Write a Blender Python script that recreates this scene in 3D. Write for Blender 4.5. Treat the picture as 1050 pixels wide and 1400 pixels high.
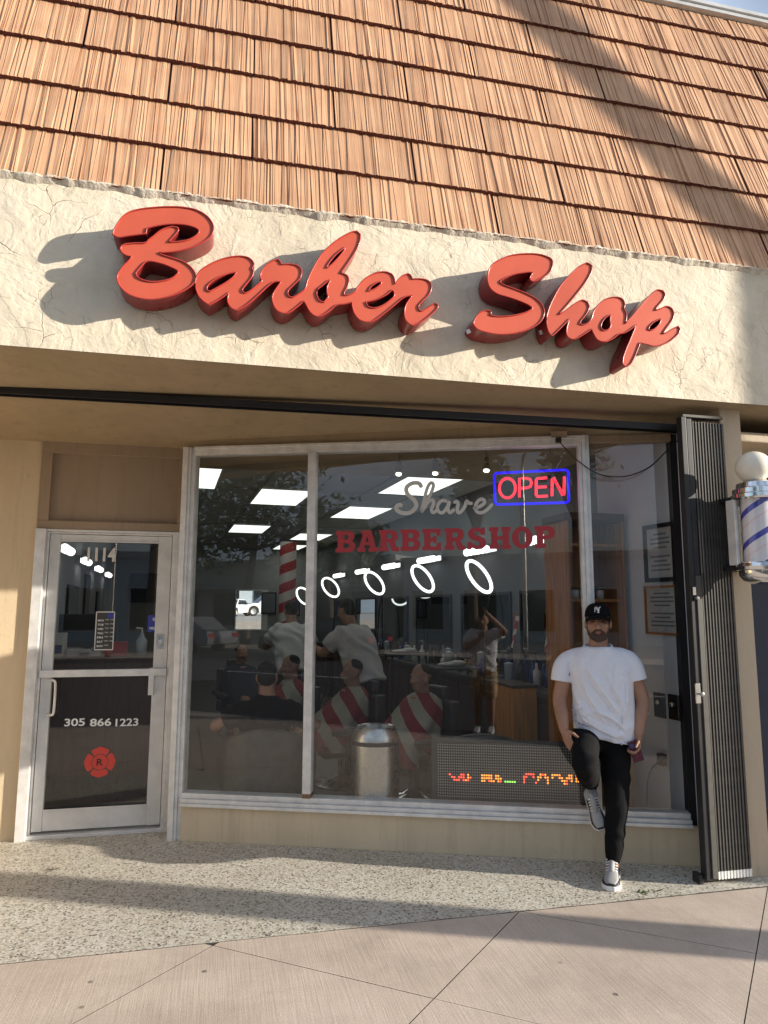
import bpy, bmesh, math, random
from mathutils import Vector, Matrix, noise
R = math.radians
random.seed(7)
scene = bpy.context.scene
for o in list(bpy.data.objects):
    bpy.data.objects.remove(o)
C = scene.collection
V = Vector

# ------------------------------------------------------------------ camera
FPX, YAW, PITCH, ROLL, HC = 956.9, R(12.959), R(7.793), R(0.178), 1.65
FW = V((math.sin(YAW) * math.cos(PITCH), math.cos(YAW) * math.cos(PITCH), math.sin(PITCH)))
RT = V((math.cos(YAW), -math.sin(YAW), 0))
UP = RT.cross(FW)
RT, UP = RT * math.cos(ROLL) + UP * math.sin(ROLL), UP * math.cos(ROLL) - RT * math.sin(ROLL)
CAM = V((0, 0, HC))
cd = bpy.data.cameras.new('camera')
cd.sensor_fit = 'HORIZONTAL'; cd.sensor_width = 36.0; cd.lens = FPX / 1050 * 36
cd.clip_start = 0.01; cd.clip_end = 600
cam = bpy.data.objects.new('camera', cd); C.objects.link(cam)
m = Matrix((RT, UP, -FW)).transposed().to_4x4(); m.translation = CAM
cam.matrix_world = m
scene.camera = cam

# ------------------------------------------------------------------ light
SUN_AZ, SUN_EL = R(67.0), R(14.5)         # azimuth measured from the street normal towards +X
SD = V((math.sin(SUN_AZ) * math.cos(SUN_EL), -math.cos(SUN_AZ) * math.cos(SUN_EL), math.sin(SUN_EL)))
w = bpy.data.worlds.new('World'); scene.world = w; w.use_nodes = True
nt = w.node_tree
bg = nt.nodes['Background']
sky = nt.nodes.new('ShaderNodeTexSky'); sky.sky_type = 'NISHITA'; sky.sun_disc = False
sky.sun_elevation = SUN_EL; sky.sun_rotation = math.atan2(SD.x, SD.y)
sky.air_density = 1.0; sky.dust_density = 2.0; sky.ozone_density = 1.5
tc = nt.nodes.new('ShaderNodeTexCoord')
mp_ = nt.nodes.new('ShaderNodeMapping'); mp_.inputs['Scale'].default_value = (1, 1, 2.6)
cn = nt.nodes.new('ShaderNodeTexNoise'); cn.inputs['Scale'].default_value = 2.3; cn.inputs['Detail'].default_value = 9
cr = nt.nodes.new('ShaderNodeValToRGB')
cr.color_ramp.elements[0].position = 0.36; cr.color_ramp.elements[1].position = 0.62
cr.color_ramp.elements[0].color = (0.10, 0.10, 0.10, 1); cr.color_ramp.elements[1].color = (0.75, 0.75, 0.75, 1)
mx = nt.nodes.new('ShaderNodeMixRGB'); mx.inputs['Color2'].default_value = (6.2, 7.4, 9.4, 1)
nt.links.new(tc.outputs['Generated'], mp_.inputs['Vector']); nt.links.new(mp_.outputs[0], cn.inputs['Vector'])
nt.links.new(cn.outputs['Fac'], cr.inputs[0]); nt.links.new(cr.outputs[0], mx.inputs['Fac'])
nt.links.new(sky.outputs[0], mx.inputs['Color1']); nt.links.new(mx.outputs[0], bg.inputs['Color'])
bg.inputs['Strength'].default_value = 0.074
sl = bpy.data.lights.new('sun', 'SUN'); sl.energy = 5.0; sl.angle = R(0.53); sl.color = (1.0, 0.91, 0.78)
so = bpy.data.objects.new('sun', sl); C.objects.link(so)
so.rotation_euler = SD.to_track_quat('Z', 'Y').to_euler(); so.location = SD * 40
vs = scene.view_settings
vs.view_transform = 'Standard'; vs.look = 'None'; vs.gamma = 1; vs.use_curve_mapping = False
vs.exposure = 0.80
scene.cycles.max_bounces = 10; scene.cycles.transparent_max_bounces = 16
scene.cycles.glossy_bounces = 6; scene.cycles.diffuse_bounces = 4
scene.cycles.sample_clamp_indirect = 8

# ------------------------------------------------------------------ pixel -> place helpers (1050 x 1400 photo)
def ray(px, py):
    return FW * FPX + RT * (px - 525) + UP * (700 - py)
def on_z(px, py, z=0.0):
    d = ray(px, py); return CAM + d * ((z - HC) / d.z)
def on_y(px, py, y):
    d = ray(px, py); return CAM + d * (y / d.y)
WW = R(20.8)
WT = V((math.cos(WW), -math.sin(WW), 0)); WN = V((-math.sin(WW), -math.cos(WW), 0))   # along the window wall / outward
W0 = V((1.144, 4.939, 0)) - WT * 1.53
def wp(s, off, z):                         # window-wall coordinates
    return W0 + WT * s + WN * off + V((0, 0, z))
def on_w(px, py, off=0.0):
    d = ray(px, py); q = W0 + WN * off
    return CAM + d * (WN.dot(q - CAM) / WN.dot(d))
def w_sz(px, py, off=0.0):
    q = on_w(px, py, off) - W0
    return q.dot(WT), q.z

# ------------------------------------------------------------------ mesh builder
class MB:
    def __init__(s): s.v = []; s.f = []; s.m = []; s.mi = 0
    def add(s, vs, fs):
        n = len(s.v); s.v += [tuple(q) for q in vs]
        for f in fs: s.f.append([n + i for i in f]); s.m.append(s.mi)
        return s
    def obox(s, c, a, b, d):               # centre and three half vectors
        c, a, b, d = V(c), V(a), V(b), V(d)
        vs = [c + a * i + b * j + d * k for k in (-1, 1) for j in (-1, 1) for i in (-1, 1)]
        fs = [(0, 2, 3, 1), (4, 5, 7, 6), (0, 1, 5, 4), (2, 6, 7, 3), (0, 4, 6, 2), (1, 3, 7, 5)]
        if a.cross(b).dot(d) < 0: fs = [f[::-1] for f in fs]
        return s.add(vs, fs)
    def box(s, x0, x1, y0, y1, z0, z1):
        return s.obox(((x0 + x1) / 2, (y0 + y1) / 2, (z0 + z1) / 2), (abs(x1 - x0) / 2, 0, 0), (0, abs(y1 - y0) / 2, 0), (0, 0, abs(z1 - z0) / 2))
    def wbox(s, s0, s1, o0, o1, z0, z1):   # box in window-wall coordinates
        c = wp((s0 + s1) / 2, (o0 + o1) / 2, (z0 + z1) / 2)
        return s.obox(c, WT * (abs(s1 - s0) / 2), WN * (-abs(o1 - o0) / 2), (0, 0, abs(z1 - z0) / 2))
    def prism(s, poly, vec):
        poly = [V(p) for p in poly]; vec = V(vec); n = len(poly)
        nrm = V((0, 0, 0))
        for i in range(n): nrm += poly[i].cross(poly[(i + 1) % n])
        if nrm.dot(vec) > 0: poly = poly[::-1]
        vs = poly + [p + vec for p in poly]
        fs = [list(range(n)), list(range(2 * n - 1, n - 1, -1))]
        fs += [(i, i + n, (i + 1) % n + n, (i + 1) % n)[::1] for i in range(n)]
        return s.add(vs, fs)
    def tube(s, pts, r, n=10, closed=False, caps=True, flat=1.0, side=None):
        pts = [V(p) for p in pts]; k = len(pts)
        rr = r if isinstance(r, (list, tuple)) else [r] * k
        t0 = (pts[1] - pts[0]).normalized()
        u = V(side) if side is not None else (V((0, 0, 1)) if abs(t0.z) < 0.9 else V((1, 0, 0)))
        rings = []
        for i in range(k):
            if closed: t = (pts[(i + 1) % k] - pts[i - 1])
            else: t = pts[min(i + 1, k - 1)] - pts[max(i - 1, 0)]
            t.normalize()
            u = (u - t * u.dot(t)); u.normalize(); b = t.cross(u)
            rings.append([pts[i] + (u * math.cos(2 * math.pi * j / n) + b * math.sin(2 * math.pi * j / n) * flat) * rr[i] for j in range(n)])
        vs = [q for g in rings for q in g]; fs = []
        for i in range(k if closed else k - 1):
            a, b_ = i * n, ((i + 1) % k) * n
            for j in range(n): fs.append((a + j, a + (j + 1) % n, b_ + (j + 1) % n, b_ + j))
        if caps and not closed:
            fs.append(tuple(range(n - 1, -1, -1))); fs.append(tuple(range((k - 1) * n, k * n)))
        return s.add(vs, fs)
    def loft(s, rings, caps=True):
        n = len(rings[0]); vs = [q for g in rings for q in g]; fs = []
        for i in range(len(rings) - 1):
            for j in range(n): fs.append((i * n + j, i * n + (j + 1) % n, (i + 1) * n + (j + 1) % n, (i + 1) * n + j))
        if caps: fs.append(tuple(range(n - 1, -1, -1))); fs.append(tuple(range((len(rings) - 1) * n, len(rings) * n)))
        return s.add(vs, fs)
    def lathe(s, prof, c, n=24, ax=(0, 0, 1)):
        ax = V(ax).normalized(); u = V((1, 0, 0)) if abs(ax.x) < 0.9 else V((0, 1, 0)); u = (u - ax * u.dot(ax)).normalized(); b = ax.cross(u); c = V(c)
        rings = [[c + ax * z + (u * math.cos(2 * math.pi * j / n) + b * math.sin(2 * math.pi * j / n)) * max(r, 1e-4) for j in range(n)] for r, z in prof]
        return s.loft(rings)
    def ell(s, c, r, M=None, nu=14, nv=9):
        c = V(c); M = M or Matrix.Identity(3); rings = []
        for i in range(nv + 1):
            th = math.pi * (i + 0.02) / (nv + 0.04) - math.pi / 2
            rings.append([c + M @ V((r[0] * math.cos(th) * math.cos(2 * math.pi * j / nu), r[1] * math.cos(th) * math.sin(2 * math.pi * j / nu), r[2] * math.sin(th))) for j in range(nu)])
        return s.loft(rings)
    def quad(s, a, b, c, d): return s.add([a, b, c, d], [(0, 1, 2, 3)])
    def mesh(s, name, smooth=False):
        me = bpy.data.meshes.new(name); me.from_pydata(s.v, [], s.f)
        me.polygons.foreach_set('material_index', s.m)
        if smooth: me.polygons.foreach_set('use_smooth', [True] * len(s.f))
        me.update(); return me
    def build(s, name, mat, parent=None, smooth=False, bevel=0, label=None, auto=None):
        me = s.mesh(name, smooth); o = bpy.data.objects.new(name, me); C.objects.link(o)
        for q in (mat if isinstance(mat, (list, tuple)) else [mat]): me.materials.append(q)
        if parent: adopt(o, parent)
        if bevel:
            b = o.modifiers.new('bevel', 'BEVEL'); b.width = bevel; b.segments = 2; b.limit_method = 'ANGLE'; b.angle_limit = R(40)
        if auto: shade_auto(me, auto)
        if label: o['label'] = label
        return o
def shade_auto(me, deg):
    bm = bmesh.new(); bm.from_mesh(me)
    for f in bm.faces: f.smooth = True
    for e in bm.edges:
        if len(e.link_faces) == 2 and e.calc_face_angle(0) > R(deg): e.smooth = False
    bm.to_mesh(me); bm.free()
def world_of(o):
    return (world_of(o.parent) @ o.matrix_parent_inverse if o.parent else Matrix.Identity(4)) @ o.matrix_basis
def adopt(o, parent):
    o.parent = parent; o.matrix_parent_inverse = world_of(parent).inverted()
def tag(o, label=None, cat=None, group=None, kind=None):
    if label: o['label'] = label
    if cat: o['category'] = cat
    if group: o['group'] = group
    if kind: o['kind'] = kind
    return o
def thing(name, label, cat, loc=(0, 0, 0), group=None):
    o = bpy.data.objects.new(name, None); C.objects.link(o); o.location = loc
    o.empty_display_size = 0.1
    return tag(o, label, cat, group)
def copy_tree(o, parent=None):
    c = o.copy(); C.objects.link(c)
    if parent: c.parent = parent; c.matrix_parent_inverse = o.matrix_parent_inverse.copy()
    for ch in list(o.children): copy_tree(ch, c)
    return c
def curve_mesh(name, splines, extrude=0.0, bevel=0.0, fill=True, res=2):
    """closed 2D outlines (lists of (x, y)) -> mesh in the local XY plane"""
    cu = bpy.data.curves.new(name, 'CURVE'); cu.dimensions = '2D'
    cu.fill_mode = 'BOTH' if fill else 'NONE'
    cu.extrude = extrude; cu.bevel_depth = bevel; cu.bevel_resolution = res
    for sp in splines:
        q = cu.splines.new('POLY'); q.points.add(len(sp) - 1); q.use_cyclic_u = True
        for i, p in enumerate(sp): q.points[i].co = (p[0], p[1], 0, 1)
    o = bpy.data.objects.new(name, cu); C.objects.link(o)
    dg = bpy.context.evaluated_depsgraph_get()
    me = bpy.data.meshes.new_from_object(o.evaluated_get(dg)); me.name = name
    bpy.data.objects.remove(o); bpy.data.curves.remove(cu)
    return me
def text_mesh(name, body, size=1.0, extrude=0.0, offset=0.0, space=1.0, align='CENTER'):
    cu = bpy.data.curves.new(name, 'FONT'); cu.body = body; cu.size = size; cu.extrude = extrude; cu.offset = offset
    cu.space_character = space; cu.align_x = align; cu.align_y = 'CENTER'
    o = bpy.data.objects.new(name, cu); C.objects.link(o)
    dg = bpy.context.evaluated_depsgraph_get()
    me = bpy.data.meshes.new_from_object(o.evaluated_get(dg)); me.name = name
    bpy.data.objects.remove(o); bpy.data.curves.remove(cu)
    return me
def place_mesh(name, me, mat, M, parent=None, label=None):
    o = bpy.data.objects.new(name, me); C.objects.link(o); o.matrix_world = M; o.matrix_basis = M
    me.materials.clear(); me.materials.append(mat)
    if parent: adopt(o, parent)
    if label: o['label'] = label
    return o
def frame_m(o, x, y):
    x = V(x).normalized(); y = V(y).normalized(); z = x.cross(y)
    M = Matrix((x, y, z)).transposed().to_4x4(); M.translation = V(o); return M
def fit_text(body, w, h, offset=0.0, space=1.0):
    me = text_mesh('lettering', body, 1.0, 0, offset, space)
    xs = [v.co.x for v in me.vertices]; ys = [v.co.y for v in me.vertices]
    cx, cy = (max(xs) + min(xs)) / 2, (max(ys) + min(ys)) / 2
    for v in me.vertices: v.co = ((v.co.x - cx) * w / (max(xs) - min(xs)), (v.co.y - cy) * h / (max(ys) - min(ys)), 0)
    return me
def smooth_loop(pts, n=4, corner=50):
    """Catmull-Rom through a closed outline; sharp turns stay sharp"""
    P = [V((p[0], p[1], 0)) for p in pts]; k = len(P); out = []
    sharp = []
    for i in range(k):
        a = (P[i] - P[i - 1]); b = (P[(i + 1) % k] - P[i])
        sharp.append(a.length > 0 and b.length > 0 and math.degrees(a.angle(b)) > corner)
    for i in range(k):
        p1, p2 = P[i], P[(i + 1) % k]
        p0 = p1 - (p2 - p1) if sharp[i] else P[i - 1]
        p3 = p2 + (p2 - p1) if sharp[(i + 1) % k] else P[(i + 2) % k]
        for j in range(n):
            t = j / n
            q = 0.5 * ((2 * p1) + (p2 - p0) * t + (2 * p0 - 5 * p1 + 4 * p2 - p3) * t * t + (3 * p1 - p0 - 3 * p2 + p3) * t ** 3)
            out.append((q.x, q.y))
    return out
def smooth_path(pts, n=5):
    P = [V(p) for p in pts]; out = []
    for i in range(len(P) - 1):
        p0 = P[max(i - 1, 0)]; p1 = P[i]; p2 = P[i + 1]; p3 = P[min(i + 2, len(P) - 1)]
        for j in range(n):
            t = j / n
            out.append(0.5 * ((2 * p1) + (p2 - p0) * t + (2 * p0 - 5 * p1 + 4 * p2 - p3) * t * t + (3 * p1 - p0 - 3 * p2 + p3) * t ** 3))
    out.append(P[-1]); return out

# ------------------------------------------------------------------ materials
def nodes(name):
    m = bpy.data.materials.new(name); m.use_nodes = True
    t = m.node_tree; return m, t, t.nodes['Principled BSDF']
def N(t, kind, **kw):
    n = t.nodes.new(kind)
    for k, v in kw.items():
        if k in n.inputs: n.inputs[k].default_value = v
        else: setattr(n, k, v)
    return n
def L(t, a, b): t.links.new(a, b)
def coords(t, scale=(1, 1, 1), rot=(0, 0, 0), kind='Object'):
    c = N(t, 'ShaderNodeTexCoord'); mp = N(t, 'ShaderNodeMapping')
    mp.inputs['Scale'].default_value = scale; mp.inputs['Rotation'].default_value = rot
    L(t, c.outputs[kind], mp.inputs['Vector']); return mp.outputs[0]
def ramp(t, fac, stops):
    r = N(t, 'ShaderNodeValToRGB'); e = r.color_ramp.elements
    while len(e) < len(stops): e.new(0.5)
    for i, (p, c) in enumerate(stops):
        e[i].position = p; e[i].color = (c[0], c[1], c[2], 1) if not isinstance(c, (int, float)) else (c, c, c, 1)
    L(t, fac, r.inputs[0]); return r.outputs[0]
def mix(t, fac, a, b, mode='MIX'):
    n = N(t, 'ShaderNodeMixRGB', blend_type=mode)
    for inp, q in (('Fac', fac), ('Color1', a), ('Color2', b)):
        if isinstance(q, (int, float)): n.inputs[inp].default_value = q
        elif isinstance(q, tuple): n.inputs[inp].default_value = (q[0], q[1], q[2], 1)
        else: L(t, q, n.inputs[inp])
    return n.outputs[0]
def bump(t, p, h, strength=0.3, dist=0.01, prev=None):
    b = N(t, 'ShaderNodeBump'); b.inputs['Strength'].default_value = strength; b.inputs['Distance'].default_value = dist
    L(t, h, b.inputs['Height'])
    if prev is not None: L(t, prev, b.inputs['Normal'])
    if p is not None: L(t, b.outputs[0], p.inputs['Normal'])
    return b.outputs[0]
def dim(c, k): return (c[0] * k, c[1] * k, c[2] * k)
def mk(name, col, rough=0.6, metal=0.0, var=0.18, vs=6.0, bs=0.0, bsc=60.0, emit=0.0, ecol=None, coat=0.0, spec=0.5):
    m, t, p = nodes(name)
    p.inputs['Roughness'].default_value = rough; p.inputs['Metallic'].default_value = metal
    p.inputs['Specular IOR Level'].default_value = spec; p.inputs['Coat Weight'].default_value = coat
    if var or bs: co = coords(t)
    if var:
        n = N(t, 'ShaderNodeTexNoise', Scale=vs, Detail=6.0, Roughness=0.62); L(t, co, n.inputs['Vector'])
        c = ramp(t, n.outputs['Fac'], [(0.28, dim(col, 1 - var)), (0.72, tuple(min(1, x * (1 + var * 0.6)) for x in col))])
        L(t, c, p.inputs['Base Color'])
        rr = N(t, 'ShaderNodeMapRange'); rr.inputs['To Min'].default_value = max(0.02, rough - 0.08); rr.inputs['To Max'].default_value = min(1, rough + 0.1)
        L(t, n.outputs['Fac'], rr.inputs['Value']); L(t, rr.outputs[0], p.inputs['Roughness'])
    else: p.inputs['Base Color'].default_value = (*col, 1)
    if bs:
        n2 = N(t, 'ShaderNodeTexNoise', Scale=bsc, Detail=4.0); L(t, co, n2.inputs['Vector']); bump(t, p, n2.outputs['Fac'], bs, 0.01)
    if emit:
        p.inputs['Emission Color'].default_value = (*(ecol or col), 1); p.inputs['Emission Strength'].default_value = emit
    return m
def stucco():
    m, t, p = nodes('stucco'); co = coords(t)
    dn = N(t, 'ShaderNodeTexNoise', Scale=2.2, Detail=5.0); L(t, co, dn.inputs['Vector'])
    wv = mix(t, 0.16, co, dn.outputs['Color'], 'LINEAR_LIGHT')
    vo = N(t, 'ShaderNodeTexVoronoi', feature='DISTANCE_TO_EDGE', Scale=4.2); L(t, wv, vo.inputs['Vector'])
    ck = ramp(t, vo.outputs['Distance'], [(0.0, 0.9), (0.011, 0.0)])
    mk_ = N(t, 'ShaderNodeTexNoise', Scale=2.6, Detail=3.0); L(t, co, mk_.inputs['Vector'])
    ms = ramp(t, mk_.outputs['Fac'], [(0.52, 0.0), (0.64, 1.0)])
    crack = mix(t, 1.0, ck, ms, 'MULTIPLY')
    vo2 = N(t, 'ShaderNodeTexVoronoi', feature='DISTANCE_TO_EDGE', Scale=15.0)
    wv2 = mix(t, 0.10, co, dn.outputs['Color'], 'LINEAR_LIGHT'); L(t, wv2, vo2.inputs['Vector'])
    ck2 = ramp(t, vo2.outputs['Distance'], [(0.0, 0.9), (0.026, 0.0)])
    mk2 = N(t, 'ShaderNodeTexNoise', Scale=6.5, Detail=4.0); L(t, co, mk2.inputs['Vector'])
    ms2 = ramp(t, mk2.outputs['Fac'], [(0.56, 0.0), (0.66, 1.0)])
    crack2 = mix(t, 1.0, ck2, ms2, 'MULTIPLY'); allc = mix(t, 1.0, crack, crack2, 'ADD')
    n = N(t, 'ShaderNodeTexNoise', Scale=3.0, Detail=8.0, Roughness=0.65); L(t, co, n.inputs['Vector'])
    base = ramp(t, n.outputs['Fac'], [(0.3, (0.60, 0.53, 0.41)), (0.52, (0.70, 0.625, 0.49)), (0.75, (0.75, 0.68, 0.55))])
    gr = N(t, 'ShaderNodeTexNoise', Scale=1.1, Detail=7.0, Roughness=0.7); L(t, coords(t, (1, 1, 0.35)), gr.inputs['Vector'])
    dirt = ramp(t, gr.outputs['Fac'], [(0.50, 0.0), (0.75, 0.6)])
    dr_ = N(t, 'ShaderNodeTexNoise', Scale=1.0, Detail=6.0, Roughness=0.72); L(t, coords(t, (9, 1, 0.9)), dr_.inputs['Vector'])
    base = mix(t, ramp(t, dr_.outputs['Fac'], [(0.56, 0.0), (0.80, 0.5)]), base, (0.46, 0.40, 0.31))
    base = mix(t, dirt, base, (0.50, 0.42, 0.31))
    L(t, mix(t, allc, base, (0.30, 0.235, 0.16)), p.inputs['Base Color'])
    p.inputs['Roughness'].default_value = 0.86
    h1 = N(t, 'ShaderNodeTexNoise', Scale=14.0, Detail=7.0, Roughness=0.6); L(t, wv, h1.inputs['Vector'])
    tr = N(t, 'ShaderNodeTexNoise', Scale=3.6, Detail=3.0, Distortion=1.6); L(t, co, tr.inputs['Vector'])
    trl = ramp(t, tr.outputs['Fac'], [(0.42, 0.0), (0.47, 1.0), (0.56, 0.92), (0.60, 0.1)])
    b1 = bump(t, None, trl, 0.28, 0.005)
    b2 = bump(t, None, h1.outputs['Fac'], 0.65, 0.012, b1)
    inv = N(t, 'ShaderNodeInvert'); L(t, allc, inv.inputs['Color'])
    bump(t, p, inv.outputs[0], 0.8, 0.004, b2)
    return m
def paint_wall(name, col, streak=0.12):
    m, t, p = nodes(name); co = coords(t, (1, 1, 0.4))
    n = N(t, 'ShaderNodeTexNoise', Scale=2.5, Detail=8.0, Roughness=0.65); L(t, co, n.inputs['Vector'])
    base = ramp(t, n.outputs['Fac'], [(0.3, dim(col, 1 - streak)), (0.55, col), (0.8, dim(col, 1 + streak * 0.5))])
    co2 = coords(t); g = N(t, 'ShaderNodeTexNoise', Scale=9.0, Detail=9.0, Roughness=0.75); L(t, co2, g.inputs['Vector'])
    sp = ramp(t, g.outputs['Fac'], [(0.60, 0.0), (0.72, 0.45)])
    dp = N(t, 'ShaderNodeTexNoise', Scale=1.0, Detail=5.0, Roughness=0.7); L(t, coords(t, (11, 11, 0.8)), dp.inputs['Vector'])
    base = mix(t, ramp(t, dp.outputs['Fac'], [(0.52, 0.0), (0.74, 0.55)]), base, dim(col, 0.62))
    L(t, mix(t, sp, base, dim(col, 0.62)), p.inputs['Base Color']); p.inputs['Roughness'].default_value = 0.78
    h = N(t, 'ShaderNodeTexNoise', Scale=26.0, Detail=5.0); L(t, co2, h.inputs['Vector']); bump(t, p, h.outputs['Fac'], 0.25, 0.01)
    return m
def terrazzo():
    m, t, p = nodes('exposed_aggregate'); co = coords(t)
    v1 = N(t, 'ShaderNodeTexVoronoi', Scale=85.0); L(t, co, v1.inputs['Vector'])
    sep = N(t, 'ShaderNodeSeparateColor'); L(t, v1.outputs['Color'], sep.inputs[0])
    chips = ramp(t, sep.outputs[0], [(0.0, (0.26, 0.23, 0.18)), (0.18, (0.46, 0.43, 0.36)), (0.45, (0.58, 0.56, 0.49)), (0.85, (0.70, 0.68, 0.62)), (1.0, (0.50, 0.42, 0.32))])
    v2 = N(t, 'ShaderNodeTexVoronoi', Scale=52.0); L(t, co, v2.inputs['Vector'])
    s2 = N(t, 'ShaderNodeSeparateColor'); L(t, v2.outputs['Color'], s2.inputs[0])
    near = ramp(t, v2.outputs['Distance'], [(0.26, 1.0), (0.36, 0.0)]); pick = ramp(t, s2.outputs[1], [(0.70, 0.0), (0.74, 1.0)])
    dk = mix(t, 1.0, near, pick, 'MULTIPLY')
    c = mix(t, dk, chips, (0.045, 0.042, 0.04))
    n = N(t, 'ShaderNodeTexNoise', Scale=1.3, Detail=6.0, Roughness=0.65); L(t, co, n.inputs['Vector'])
    c = mix(t, 0.5, c, ramp(t, n.outputs['Fac'], [(0.3, (0.62, 0.56, 0.47)), (0.7, (1, 1, 1))]), 'MULTIPLY')
    L(t, c, p.inputs['Base Color']); p.inputs['Roughness'].default_value = 0.62
    bump(t, p, v1.outputs['Distance'], 0.25, 0.004)
    return m
def concrete():
    m, t, p = nodes('broomed_concrete'); co = coords(t)
    st = coords(t, (95, 3.0, 1), (0, 0, R(4)))
    b = N(t, 'ShaderNodeTexNoise', Scale=1.0, Detail=3.0, Roughness=0.6); L(t, st, b.inputs['Vector'])
    n = N(t, 'ShaderNodeTexNoise', Scale=1.8, Detail=8.0, Roughness=0.68); L(t, co, n.inputs['Vector'])
    base = ramp(t, n.outputs['Fac'], [(0.28, (0.50, 0.41, 0.335)), (0.5, (0.63, 0.525, 0.435)), (0.75, (0.69, 0.585, 0.495))])
    lines = ramp(t, b.outputs['Fac'], [(0.35, (0.86, 0.85, 0.84)), (0.6, (1, 1, 1))])
    g = N(t, 'ShaderNodeTexNoise', Scale=180.0, Detail=2.0); L(t, co, g.inputs['Vector'])
    gr = ramp(t, g.outputs['Fac'], [(0.35, (0.78, 0.78, 0.78)), (0.65, (1.05, 1.05, 1.05))])
    c = mix(t, 1.0, mix(t, 0.8, base, lines, 'MULTIPLY'), gr, 'MULTIPLY')
    sp = N(t, 'ShaderNodeTexVoronoi', Scale=2.3, voronoi_dimensions='2D'); L(t, co, sp.inputs['Vector'])
    spot = ramp(t, sp.outputs['Distance'], [(0.022, 1.0), (0.034, 0.0)])
    st2 = N(t, 'ShaderNodeTexNoise', Scale=0.7, Detail=9.0, Roughness=0.72, Distortion=0.6); L(t, co, st2.inputs['Vector'])
    c = mix(t, ramp(t, st2.outputs['Fac'], [(0.45, 0.0), (0.66, 0.6)]), c, (0.36, 0.295, 0.24))
    sc_ = N(t, 'ShaderNodeSeparateColor'); L(t, sp.outputs['Color'], sc_.inputs[0])
    spot = mix(t, 1.0, spot, ramp(t, sc_.outputs[0], [(0.55, 0.0), (0.9, 0.8)]), 'MULTIPLY')
    c = mix(t, spot, c, (0.10, 0.085, 0.075))
    L(t, c, p.inputs['Base Color']); p.inputs['Roughness'].default_value = 0.82
    b1 = bump(t, None, b.outputs['Fac'], 0.3, 0.004); bump(t, p, g.outputs['Fac'], 0.25, 0.002, b1)
    return m
def shingle_mat(name, k):
    m, t, p = nodes(name)
    oi = N(t, 'ShaderNodeObjectInfo'); co = coords(t)
    n = N(t, 'ShaderNodeTexNoise', Scale=3.5, Detail=6.0); L(t, co, n.inputs['Vector'])
    st = N(t, 'ShaderNodeTexNoise', Scale=1.0, Detail=4.0); L(t, coords(t, (130, 2.2, 1)), st.inputs['Vector'])
    a = ramp(t, n.outputs['Fac'], [(0.25, dim((0.49, 0.265, 0.152), k)), (0.5, dim((0.57, 0.335, 0.195), k)), (0.75, dim((0.61, 0.385, 0.235), k))])
    a = mix(t, 0.34, a, ramp(t, st.outputs['Fac'], [(0.36, (0.58, 0.52, 0.48)), (0.55, (1, 1, 1))]), 'MULTIPLY')
    vr = ramp(t, oi.outputs['Random'], [(0.0, (0.86, 0.84, 0.82)), (1.0, (1.06, 1.04, 1.02))])
    L(t, mix(t, 1.0, a, vr, 'MULTIPLY'), p.inputs['Base Color']); p.inputs['Roughness'].default_value = 0.72
    bump(t, p, st.outputs['Fac'], 0.4, 0.006)
    return m
def glass_mat(name='window_glass', tint=(0.86, 0.88, 0.87), dirt=0.010, r0=0.096):
    m, t, p = nodes(name); t.nodes.remove(p)
    out = t.nodes['Material Output']
    tr = N(t, 'ShaderNodeBsdfTransparent'); tr.inputs[0].default_value = (*tint, 1)
    gl = N(t, 'ShaderNodeBsdfGlossy'); gl.inputs['Roughness'].default_value = 0.0
    lw = N(t, 'ShaderNodeLayerWeight', Blend=0.5)                      # Schlick reflectance, the same from either side
    p5 = N(t, 'ShaderNodeMath', operation='POWER'); p5.inputs[1].default_value = 5.0; L(t, lw.outputs['Facing'], p5.inputs[0])
    k = N(t, 'ShaderNodeMath', operation='MULTIPLY_ADD'); k.inputs[1].default_value = 1 - r0; k.inputs[2].default_value = r0; L(t, p5.outputs[0], k.inputs[0])
    ms = N(t, 'ShaderNodeMixShader'); L(t, k.outputs[0], ms.inputs[0]); L(t, tr.outputs[0], ms.inputs[1]); L(t, gl.outputs[0], ms.inputs[2])
    df = N(t, 'ShaderNodeBsdfDiffuse'); df.inputs[0].default_value = (0.5, 0.48, 0.44, 1)
    n = N(t, 'ShaderNodeTexNoise', Scale=3.0, Detail=9.0, Roughness=0.7); L(t, coords(t), n.inputs['Vector'])
    d = N(t, 'ShaderNodeMapRange'); d.inputs['From Min'].default_value = 0.35; d.inputs['From Max'].default_value = 0.8; d.inputs['To Max'].default_value = dirt * 0.4
    L(t, n.outputs['Fac'], d.inputs['Value'])
    m2 = N(t, 'ShaderNodeMixShader'); L(t, d.outputs[0], m2.inputs[0]); L(t, ms.outputs[0], m2.inputs[1]); L(t, df.outputs[0], m2.inputs[2])
    L(t, m2.outputs[0], out.inputs['Surface']); return m
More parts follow.
